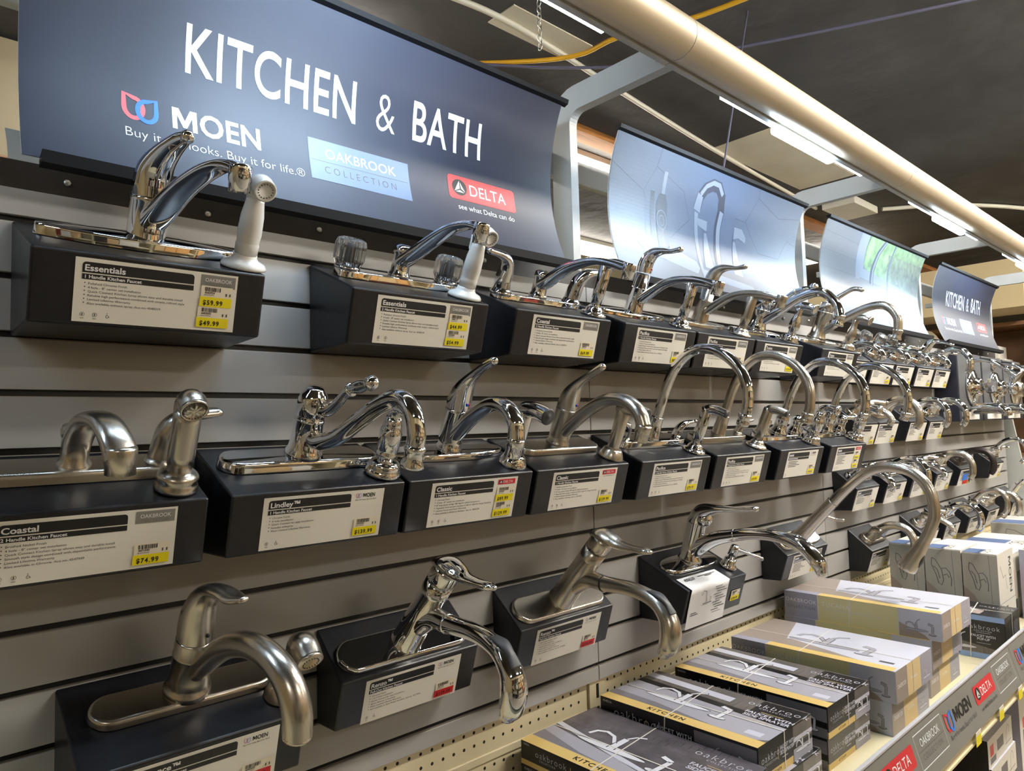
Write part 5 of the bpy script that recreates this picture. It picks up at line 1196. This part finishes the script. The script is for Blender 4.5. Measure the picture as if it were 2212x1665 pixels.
carton(0.528, 0.776, -0.440, -0.028, SH, SH+0.0755, 'tucana', 'lowest carton of the nearer pale yellow pile', straps=False)
carton(0.840, 1.088, -0.462, -0.03, SH+0.1518, SH+0.2250, 'tucana', 'topmost pale yellow carton, seal strap slanting over its lid', seed=2)
carton(0.835, 1.083, -0.436, -0.03, SH+0.0760, SH+0.1512, 'tucana', 'middle carton of the farther pale yellow pile of three', straps=False)
carton(0.838, 1.086, -0.426, -0.03, SH, SH+0.0755, 'tucana', 'lowest carton of the farther pale yellow pile of three', straps=False)
carton(1.285, 1.455, -0.497, -0.325, SH, SH+0.131, 'bath', 'black bathroom faucet carton with blue edge at the shelf front')
carton(1.20, 1.41, -0.30, -0.10, SH, SH+0.155, 'bath', 'black bathroom faucet carton standing farther back by the pegboard', seed=1)
for i, (ya, yb) in enumerate(((-0.211, -0.098), (-0.327, -0.215), (-0.433, -0.331))):
    carton(1.516, 1.715, ya, yb, SH, SH+0.291-0.004*i, 'adler', ('grey and white upright carton nearest the wall', 'middle one of three grey and white upright cartons', 'grey and white upright carton nearest the aisle')[i], straps=False, group='upright grey and white cartons')
carton(1.80, 2.10, -0.40, -0.12, SH, SH+0.235, 'white', 'wide flat white carton behind the upright cartons', straps=False)
carton(1.88, 2.02, -0.50, -0.415, SH, SH+0.25, 'tall', 'upright white carton with a red mark near the aisle', straps=False)
carton(2.30, 2.62, -0.42, -0.12, SH, SH+0.20, 'adler', 'far white carton lying beyond the red marked one', straps=False)
carton(2.75, 3.05, -0.44, -0.12, SH, SH+0.235, 'adler', 'farthest white carton at the end of the shelf', straps=False)
carton(-0.62, -0.40, -0.36, -0.012, SH, SH+0.066, 'black', 'black carton cut by the bottom picture edge under the chrome pull out spout', seed=0, straps=False)
for i, (xa, xb, za) in enumerate(((1.02, 1.27, -1.256), (1.03, 1.28, -1.333), (1.02, 1.27, -1.41), (0.60, 0.86, -1.333), (0.60, 0.86, -1.41), (1.36, 1.58, -1.41))):
    carton(xa, xb, -0.50-(0.004 if i == 1 else 0), -0.05, za, za+0.0755 if i < 5 else -1.16, 'white' if i < 5 else 'tall',
        ('upper white and black carton under the shelf', 'second white and black carton under the shelf', 'third white and black carton under the shelf', 'nearer black sided carton under the shelf', 'lowest nearer carton under the shelf', 'upright pale carton under the shelf')[i], straps=False, group='cartons on the lower shelf')

# ------------------------------------------------------------------ sheet signs
ZT, ZBt = 0.446, 0.074
def sy(z): return -0.04+0.045*(1-((z-0.26)/0.186)**2)
def sign(xa, xb, label, sheet, prints):
    cx = (xa+xb)/2
    r = thing('hanging_sign', T(cx, -0.04, ZBt), label, 'sign', 'curved sheet signs over the slatwall')
    o = Vector((cx, -0.04, ZBt))
    def fm(u, v, l): return Vector((u, sy(v)-l, v))-o
    def sh(m):
        n = 40; zs = [ZBt+(ZT-ZBt)*i/n for i in range(n+1)]
        vs = [Vector((x, sy(z)+d, z))-o for d in (0, 0.0022) for x in (xa, xb) for z in zs]
        q = n+1
        m.add(vs, [(i, q+i, q+i+1, i+1) for i in range(n)], sheet, True)
        m.add(vs, [(2*q+i, 2*q+i+1, 3*q+i+1, 3*q+i) for i in range(n)], 'sign_edge', True)
        m.add(vs, [(i, i+1, 2*q+i+1, 2*q+i) for i in range(n)] + [(q+i, 3*q+i, 3*q+i+1, q+i+1) for i in range(n)], 'sign_edge')
    s = part(r, 'sheet', sh)
    part(r, 'top_rail', lambda m: m.prism_x([(-0.050, ZT+0.007), (-0.047, ZT-0.002), (-0.036, ZT-0.006), (-0.030, ZT+0.004)], xa-cx-0.004, xb-cx+0.012, 'sign_rail', 0, 1, T(0, 0.04, -ZBt)))
    part(r, 'bottom_rail', lambda m: m.prism_x([(-0.052, ZBt+0.008), (-0.050, ZBt-0.008), (-0.030, ZBt-0.010), (-0.032, ZBt)], xa-cx+0.02, xb-cx+0.006, 'sign_rail', 0, 1, T(0, 0.04, -ZBt)))
    P = Print(); prints(P)
    P.build('print', fm, s, lift=0.00015, cut=0.01, base=0.0003)
    for hx in (xa-cx+0.15, xb-cx-0.18): part(r, 'hanger', lambda m: m.box((hx, 0.052, 0.19), (hx+0.03, 0.124, 0.21), 'frame_grey'))
    return r
def kitchen_bath(k0, kw, s=1.0):
    def f(P):
        def X(x): return k0+(x+0.9105)*s
        h = 0.073
        P.text('KITCHEN', X(-0.914), 0.2700, h, 'sign_white', 2, sx=0.652*s, bold=3, sp=0.0015)
        P.text('&', X(-0.574), 0.2712, h*0.98, 'sign_white', 2, sx=0.70*s, bold=2)
        P.text('BATH', X(-0.494), 0.2740, h, 'sign_white', 2, sx=0.64*s, bold=3, sp=0.0015)
        logo_drops(P, X(-0.999), 0.170, 0.045, 2, wd=0.15)
        P.text('MOEN', X(-0.932), 0.1725, 0.035, 'sign_white', 2, sx=0.90*s, bold=1, sp=0.0008)
        P.text('Buy it for looks. Buy it for life.\u00ae', X(-0.997), 0.1415, 0.0145, 'sign_white', 2, sx=1.0*s, bold=2)
        logo_oak(P, X(-0.709), 0.1445, 0.206*s, 0.0765, 2)
        logo_delta(P, X(-0.408), 0.175, 0.182*s, 0.051, 2, sub='sign_white')
    return f
sign(-1.121, -0.106, 'large dark navy sign reading KITCHEN & BATH, nearest the camera', 'sign_navy', kitchen_bath(-0.9105, 1))
def pic_faucet(P):
    x0, x1 = 0.102, 1.1045
    P.rect(x0, 0.076, x1, 0.444, 'photo_blue', 1)
    for pts in ([(0.102, 0.372), (0.2414, 0.328), (0.2826, 0.396), (0.42, 0.36), (0.46, 0.29), (0.36, 0.22)], [(0.2414, 0.328), (0.262, 0.29), (0.26, 0.2)], [(0.2826, 0.396), (0.285, 0.444)], [(0.7, 0.336), (0.7636, 0.336), (0.8146, 0.4146), (0.96, 0.38), (1.1, 0.4)], [(0.7636, 0.336), (0.85, 0.25), (0.98, 0.25)], [(0.8146, 0.4146), (0.8, 0.444)], [(0.98, 0.25), (1.04, 0.32), (1.1, 0.31)]):
        P.line(pts, 0.0022, 'photo_line', 2)
    P.poly([(x0, 0.076), (x1, 0.076), (x1, 0.178), (0.62, 0.155), (x0, 0.146)], 'photo_pale', 2)
    P.poly([(0.55, 0.076), (x1, 0.076), (x1, 0.125), (0.75, 0.118)], 'photo_light', 3)
    P.rect(0.249, 0.18, 0.274, 0.305, 'photo_mid', 3); P.rect(0.272, 0.2, 0.29, 0.335, 'photo_dark', 3)
    P.poly([(0.3, 0.175), (0.35, 0.175), (0.35, 0.31), (0.338, 0.335), (0.312, 0.335), (0.3, 0.31)], 'photo_dark', 4); P.rect(0.319, 0.335, 0.334, 0.392, 'photo_light', 4)
    P.line([(0.325+0.022*math.cos(a*math.pi/12), 0.265+0.026*math.sin(a*math.pi/12)) for a in range(24)], 0.0025, 'photo_light', 5, closed=True)
    P.line([(0.325+0.011*math.cos(a*math.pi/8), 0.263+0.014*math.sin(a*math.pi/8)) for a in range(16)], 0.002, 'photo_light', 5, closed=True)
    P.text('Handsoap', 0.33, 0.185, 0.012, 'photo_light', 5, rot=90, sx=0.8)
    arch = [(0.592, 0.16), (0.597, 0.22), (0.606, 0.29), (0.618, 0.34), (0.612, 0.38), (0.585, 0.402), (0.553, 0.403), (0.522, 0.388), (0.502, 0.362), (0.495, 0.33)]
    P.line(arch, 0.034, 'photo_dark', 5); P.line([(p[0]+0.004, p[1]) for p in arch[:4]], 0.02, 'photo_light', 6); P.line([(p[0], p[1]+0.006) for p in arch[4:9]], 0.013, 'photo_light', 6)
    P.poly([(0.475, 0.325), (0.508, 0.318), (0.515, 0.362), (0.488, 0.372)], 'photo_light', 6); P.poly([(0.482, 0.318), (0.5, 0.315), (0.498, 0.08), (0.486, 0.08)], 'photo_light', 5)
    for x, d in ((0.535, 0), (0.695, 1)):
        P.poly([(x-0.022, 0.158), (x+0.026, 0.155), (x+0.014, 0.25), (x+0.009, 0.265), (x-0.002, 0.265), (x-0.008, 0.24)], 'photo_light', 6)
        P.rect(x-0.008, 0.264, x+0.016, 0.272, 'photo_mid', 6)
        if d: P.poly([(x, 0.272), (x+0.006, 0.31), (x+0.05, 0.31), (x+0.075, 0.288), (x+0.07, 0.27), (x+0.03, 0.28)], 'photo_light', 6)
        else: P.poly([(x+0.004, 0.272), (x-0.034, 0.282), (x-0.036, 0.302), (x+0.014, 0.3), (x+0.012, 0.272)], 'photo_light', 6)
    P.poly([(0.485, 0.15), (0.76, 0.128), (0.77, 0.105), (0.49, 0.125)], 'photo_light', 4)
    P.poly([(0.188, 0.2), (0.23, 0.165), (0.46, 0.13), (0.48, 0.15), (0.47, 0.168), (0.4, 0.185), (0.35, 0.2), (0.33, 0.178), (0.26, 0.19)], 'photo_light', 4)
sign(0.10, 1.106, 'blue picture sign showing a tall sink faucet beside a soap bottle', 'photo_blue', pic_faucet)
def pic_window(P):
    x0, x1 = 1.302, 2.327
    P.rect(x0, 0.076, x1, 0.444, 'photo_tile', 1)
    for i in range(6): P.line([(x0, 0.405-i*0.062), (1.66, 0.395-i*0.060), (x1, 0.34-i*0.056)] if i > 2 else [(x0, 0.405-i*0.062), (1.62, 0.397-i*0.06)], 0.0018, 'photo_grout', 2)
    for i in range(4): P.line([(1.36+0.13*i, 0.23-i*0.012), (1.355+0.13*i, 0.17-i*0.012)], 0.0016, 'photo_grout', 2)
    P.poly([(1.61, 0.444), (1.70, 0.444), (1.69, 0.30), (1.655, 0.27), (1.62, 0.27)], 'photo_light', 3); P.poly([(1.69, 0.444), (x1, 0.444), (x1, 0.252), (1.72, 0.315), (1.69, 0.33)], 'photo_green', 3)
    P.poly([(1.92, 0.40), (x1, 0.40), (x1, 0.255), (1.95, 0.29)], 'photo_leaf', 4)
    P.poly([(1.62, 0.30), (1.7, 0.315), (x1, 0.262), (x1, 0.245), (1.62, 0.28)], 'photo_light', 5)
    P.line([(1.86, 0.444), (1.815, 0.39), (1.785, 0.32), (1.775, 0.262)], 0.026, 'photo_line', 6, w2=0.04); P.line([(1.865, 0.444), (1.82, 0.39), (1.79, 0.32), (1.782, 0.262)], 0.008, 'photo_light', 7, w2=0.014)
    P.line([(1.965, 0.44), (1.95, 0.33), (1.955, 0.22), (1.975, 0.12), (1.99, 0.08)], 0.014, 'photo_mid', 6)
    P.line([(2.02, 0.19), (2.03, 0.09)], 0.008, 'photo_mid', 6)
    for a in (-30, 0, 30): P.oval(1.60+a*0.0006, 0.150+abs(a)*-0.0003, 0.012, 0.028, 'photo_green', 6, 12, rot=a)
    P.line([(1.83, 0.13), (1.86, 0.12), (1.88, 0.09), (1.9, 0.08)], 0.008, 'photo_mid', 6)
sign(1.30, 2.329, 'pale picture sign showing a green window and a faucet hose', 'photo_tile', pic_window)
sign(2.535, 3.53, 'small looking far dark sign reading KITCHEN & BATH past the picture signs', 'sign_navy', kitchen_bath(2.735, 1, 1.0))

# ------------------------------------------------------------------ light canopy
CY, CZ, CR = -0.322, 0.492, 0.043
for k in range(-2, 3):
    xa, xb = k*SEC-0.055, (k+1)*SEC-0.057
    nm = {-2: 'outside the picture', -1: 'nearest the camera', 0: 'over the faucet picture sign', 1: 'over the window picture sign', 2: 'farthest'}[k]
    cx = (xa+xb)/2
    r = thing('light_canopy', T(cx, CY, CZ-CR), 'rounded metal light canopy section, the one ' + nm, 'light canopy', 'light canopy sections')
    def shell(m):
        n = 20; vs = []
        for rr in (CR, CR-0.002):
            for x in (xa-cx, xb-cx):
                for i in range(n+1):
                    t = math.radians(-52-i*(236/n)); vs.append((x, math.cos(t)*rr, CR+math.sin(t)*rr))
        q = n+1
        m.add(vs, [(i, i+1, q+i+1, q+i) for i in range(n)] + [(2*q+i, 3*q+i, 3*q+i+1, 2*q+i+1) for i in range(n)], 'canopy_metal', True)
        m.add(vs, [(i, 2*q+i, 2*q+i+1, i+1) for i in range(n)] + [(q+i, q+i+1, 3*q+i+1, 3*q+i) for i in range(n)] + [(0, q, 3*q, 2*q), (n, 2*q+n, 3*q+n, q+n)], 'frame_grey')
    part(r, 'shell', shell)
    part(r, 'channel', lambda m: m.box((xa-cx, 0.026, 0.002), (xb-cx, 0.04, 0.012), 'frame_grey', None, 0.001, 1))
    c0 = k*SEC+0.575-cx
    f = part(r, 'led_strip', lambda m: m.box((c0-0.40, 0.0405, 0.004), (c0+0.40, 0.049, 0.018), 'led', None, 0.001, 1))
    part(f, 'led_lens', lambda m: m.box((c0-0.165, 0.027, -0.016), (c0+0.165, 0.049, 0.0015), 'led_lens', None, 0.006, 2))

# ------------------------------------------------------------------ the store: ceiling, floor, walls, far fittings
CE = 1.2
def struct(mb, name): return tag(mb.build(name), kind='structure')
mb = MB(); mb.box((-6, -5.0, CE), (14, 8.5, CE+0.1), 'ceiling_dark'); struct(mb, 'ceiling')
mb = MB(); mb.box((-6, -5.0, -1.9), (14, 8.5, -1.8), 'floor_tile'); struct(mb, 'floor')
mb = MB(); mb.box((-6, 8.4, -1.8), (14, 8.5, CE), 'wall_cream'); struct(mb, 'wall_back')
mb = MB(); mb.box((-6, -5.0, -1.8), (14, -4.9, CE), 'wall_cream'); struct(mb, 'wall_front')
mb = MB(); mb.box((-6, -4.9, -1.8), (-5.9, 8.4, CE), 'wall_cream'); struct(mb, 'wall_left')
mb = MB(); mb.box((13.9, -4.9, -1.8), (14, 8.4, CE), 'wall_cream'); struct(mb, 'wall_right')
mb = MB(); mb.box((-4.5, 1.95, 0.74), (-0.25, 2.1, CE-0.02), 'soffit_tan'); mb.box((-4.5, 1.94, 0.69), (-0.25, 2.12, 0.74), 'shelf_wood'); struct(mb, 'wall_soffit')
# pale unpainted patches and cracks
for i, (x, y, a, b_) in enumerate(((0.60, 0.70, 0.42, 0.14), (2.62, 0.73, 1.05, 0.34))):
    mb = MB(); mb.box((x-a/2, y-b_/2, CE-0.004), (x+a/2, y+b_/2, CE), 'ceiling_patch')
    tag(mb.build('ceiling_board'), ('small pale board fixed to the ceiling above the large dark sign', 'large pale board fixed to the ceiling above the faucet picture sign')[i], 'board', 'pale boards on the ceiling')
def conduit(pts, r_, mt, label, name='conduit', cat='conduit', n=6):
    mb = MB(); mb.sweep(pts, [r_]*len(pts), mt, seg=10, n=n, side=(0, 0, 1))
    return tag(mb.build(name), label, cat)
conduit([(0.1, 0.73, CE-0.012), (0.48, 0.71, CE-0.012), (1.3, 0.80, CE-0.012), (2.2, 0.89, CE-0.012), (3.6, 1.0, CE-0.012)], 0.011, 'conduit_white', 'white conduit running along the ceiling behind the signs')
conduit([(0.2, 1.25, CE-0.034), (0.726, 0.75, CE-0.034), (0.80, 0.49, CE-0.03), (0.92, 0.2, CE-0.03), (1.0, -0.3, CE-0.03)], 0.009, 'conduit_yellow', 'yellow conduit crossing the ceiling beside the small pale board')
conduit([(0.25, 1.1, CE-0.06), (0.9, 0.62, CE-0.06), (1.25, 0.1, CE-0.05), (1.6, -0.6, CE-0.05)], 0.006, 'cable_violet', 'violet cable strung along the ceiling', 'cable', 'cable')
conduit([(1.07, 0.115, CE), (0.95, 0.115, 0.85), (0.83, 0.115, 0.5), (0.80, 0.113, 0.40)], 0.0035, 'cable_violet', 'thin violet cord hanging from the ceiling behind the faucet picture sign', 'cord', 'cord')
conduit([(3.975, 0.70, CE-0.02), (4.3, 0.35, CE-0.015), (4.9, 0.0, CE-0.02), (6.2, -0.4, CE-0.015), (7.5, -1.0, CE-0.015)], 0.014, 'junction_white', 'ribbed flexible conduit snaking over the far ceiling')
mb = MB(); mb.box((3.55, 0.72, CE-0.05), (3.95, 0.94, CE), 'junction_white', None, 0.006, 2)
tag(mb.build('junction_box'), 'pale junction box on the ceiling above the window picture sign', 'junction box')
mb = MB(); mb.box((0.9, 1.14, CE-0.035), (9.0, 1.24, CE), 'beam_wood'); struct(mb, 'trim_1')
mb = MB()
for j in range(12):
    z = CE-0.012-j*0.024; A = T(0.30, 0.42, z) @ (RZm(90) if j % 2 else ID)
    mb.sweep([(0.008*math.cos(t*math.pi/6), 0, 0.014*math.sin(t*math.pi/6)) for t in range(13)], [0.0016]*13, 'steel', seg=6, n=1, side=(0, 1, 0), M=A, caps=False)
tag(mb.build('hanging_chain'), 'short steel chain hanging from the ceiling above the large dark sign', 'chain')
def tube_light(x, y, L_, along, z, label, wd=0.075, mtl='tube'):
    r = thing('ceiling_light', T(x, y, z), label, 'ceiling light', 'store ceiling lights')
    a, b_ = (L_/2, wd/2) if along == 'x' else (wd/2, L_/2)
    part(r, 'housing', lambda m: m.box((-a-0.01, -b_-0.01, 0.03), (a+0.01, b_+0.01, CE-z), 'junction_white'))
    part(r, 'diffuser', lambda m: m.box((-a, -b_, -0.035), (a, b_, 0.03), mtl, None, 0.01, 2))
tube_light(1.9, 1.40, 1.3, 'x', CE-0.06, 'bright tube light seen between the large dark sign and the faucet picture sign')
tube_light(4.9, 1.75, 1.2, 'y', CE-0.06, 'bright tube light seen between the two picture signs')
tube_light(5.2, 3.7, 1.2, 'x', CE-0.06, 'bright tube light low under the faucet picture sign')
tube_light(9.0, 1.85, 1.2, 'y', CE-0.06, 'bright tube light seen left of the far dark sign')
for i, (x, y) in enumerate(((-3.6, -3.6), (1.1, -1.35), (2.9, -1.35), (4.7, -1.4), (7.4, -1.6), (0.9, -3.8), (-0.35, 1.3), (4.2, -3.8), (-2.5, 4.6), (1.2, 5.4), (8.2, 4.6), (3.2, 2.6))):  # unseen lamps added for fill; one behind the dark sign brightens the ceiling
    tube_light(x, y, 1.2, 'x', CE-0.06, 'unseen ceiling light added as fill, outside the picture', 0.16, 'aisle_fill' if i in (1, 2, 3, 4) else 'tube')
# shelving across the far end of the aisle
def shelf_unit(x, y, wd, dp, ht, label, along, levels, group='shelf units around the store', wood='shelf_wood'):
    r = thing('shelf_unit', T(x, y, -1.8), label, 'shelf unit', group)
    a, b_ = (wd/2, dp/2) if along == 'x' else (dp/2, wd/2)
    part(r, 'back_panel', lambda m: m.box((-a, b_-0.03, 0), (a, b_, ht), wood) if along == 'x' else m.box((a-0.03, -b_, 0), (a, b_, ht), wood))
    for s_ in (-1, 1): part(r, 'side_panel', lambda m: m.box((s_*a-0.015, -b_, 0), (s_*a+0.015, b_, ht), wood) if along == 'x' else m.box((-a, s_*b_-0.015, 0), (a, s_*b_+0.015, ht), wood))
    for z in levels: part(r, 'shelf_board', lambda m: m.box((-a, -b_, z-0.015), (a, b_, z+0.015), wood))
    return r
shelf_unit(5.6, 1.25, 2.4, 0.5, 2.25, 'brown wooden shelf unit at the far right with small white cartons', 'y', (0.2, 0.7, 1.2, 1.72, 2.23))
mb = MB(); mb.box((4.9, 0.1, 0.50), (5.4, 2.6, 0.86), 'wall_cream'); struct(mb, 'wall_header')
for i, (x, y, z, h_, mt_) in enumerate(((5.42, 0.42, -0.05, 0.10, 'carton_white'), (5.42, 0.42, 0.055, 0.10, 'carton_white'), (5.42, 0.46, 0.16, 0.1, 'carton_white'), (5.42, 1.0, -0.05, 0.11, 'teal'), (5.42, 0.8, -0.05, 0.16, 'carton_white'), (5.42, 1.4, -0.05, 0.12, 'teal'))):
    mb = MB(); mb.box((x-0.12, y-0.09, z), (x+0.12, y+0.09, z+h_), mt_, None, 0.002, 1); P = Print()
    o = tag(mb.build('small_carton'), ('lowest white small carton on the far brown shelf', 'middle white small carton on the far brown shelf', 'topmost white small carton on the far brown shelf', 'teal small carton under the far dark sign', 'taller white carton beside the teal one', 'second teal carton farther left')[i], 'carton', 'small cartons on the far brown shelf')
    P.rect(-0.06, h_*0.3, 0.02, h_*0.7, 'teal' if mt_ != 'teal' else 'carton_white', 1)
    P.build('label', planemap((-0.12, 0, 0), (0, -1, 0), (0, 0, 1), (-1, 0, 0)), o)
# cardboard cartons on top of the other side of the gondola
for i, (xa, xb, ya, yb, h_) in enumerate(((0.55, 0.95, 0.36, 0.62, 0.10), (1.05, 1.5, 0.34, 0.62, 0.14), (1.56, 1.95, 0.36, 0.6, 0.10), (2.0, 2.5, 0.34, 0.62, 0.13), (2.6, 3.0, 0.36, 0.6, 0.12), (-0.95, -0.5, 0.36, 0.62, 0.05), (3.1, 3.5, 0.36, 0.6, 0.1))):
    mb = MB(); mb.box((xa, ya, 0.0), (xb, yb, h_), 'cardboard', None, 0.002, 1); mb.box((xa, (ya+yb)/2-0.02, h_), (xb, (ya+yb)/2+0.02, h_+0.0006), 'carton_tan')
    tag(mb.build('cardboard_carton'), ('brown carton behind the faucet picture sign, nearer one', 'brown carton behind the nickel cylinder faucet', 'brown carton behind the acrylic knob faucets', 'brown carton behind the window picture sign', 'brown carton behind the far dark sign', 'low brown carton behind the large dark sign', 'last brown carton at the far end')[i], 'carton', 'cardboard cartons on top of the gondola')
mb = MB(); mb.box((-2.4, 0.09, -0.03), (3.66, 0.66, 0.0), 'shelf_cream')
tag(mb.build('top_shelf'), 'cream shelf on top of the gondola behind the signs', 'shelf')
mb = MB(); mb.box((-2.4, 0.10, -1.8), (3.66, 0.12, -0.03), 'peg_cream')
tag(mb.build('inner_panel'), 'cream back panel inside the gondola', 'panel')
# the aisle opposite, seen only as reflections in the chrome
r_ = random.Random(3)
for k in range(-2, 5):
    u = shelf_unit(k*1.22+0.3, -2.75, 1.2, 0.5, 1.9, 'shelf unit of the opposite aisle behind the camera', 'x', (0.1, 0.55, 1.0, 1.45, 1.88), 'shelf units of the opposite aisle', 'shelf_cream')
    u.rotation_euler = (0, 0, math.pi)
    for z in (0.12, 0.57, 1.02, 1.47):
        x = -0.57
        while x < 0.15:
            w2 = r_.uniform(0.2, 0.42); h2 = r_.uniform(0.16, 0.38)
            mb = MB(); mb.box((k*1.22+0.3+x, -2.70, -1.8+z-0.004), (k*1.22+0.3+x+w2-0.01, -2.47, -1.8+z+h2), r_.choice(['goods_tan', 'goods_white', 'goods_dark', 'goods_tan', 'goods_tan', 'goods_dark', 'goods_red', 'goods_blue', 'cardboard', 'goods_dark', 'goods_white']), None, 0.003, 1)
            tag(mb.build('goods_carton'), 'plain goods carton on the opposite aisle shelves behind the camera', 'carton', 'goods on the opposite aisle shelves')
            x += w2+0.005

# ------------------------------------------------------------------ raise everything to floor height zero
for o in sc.objects:
    if o.parent is None: o.location.z += ZO
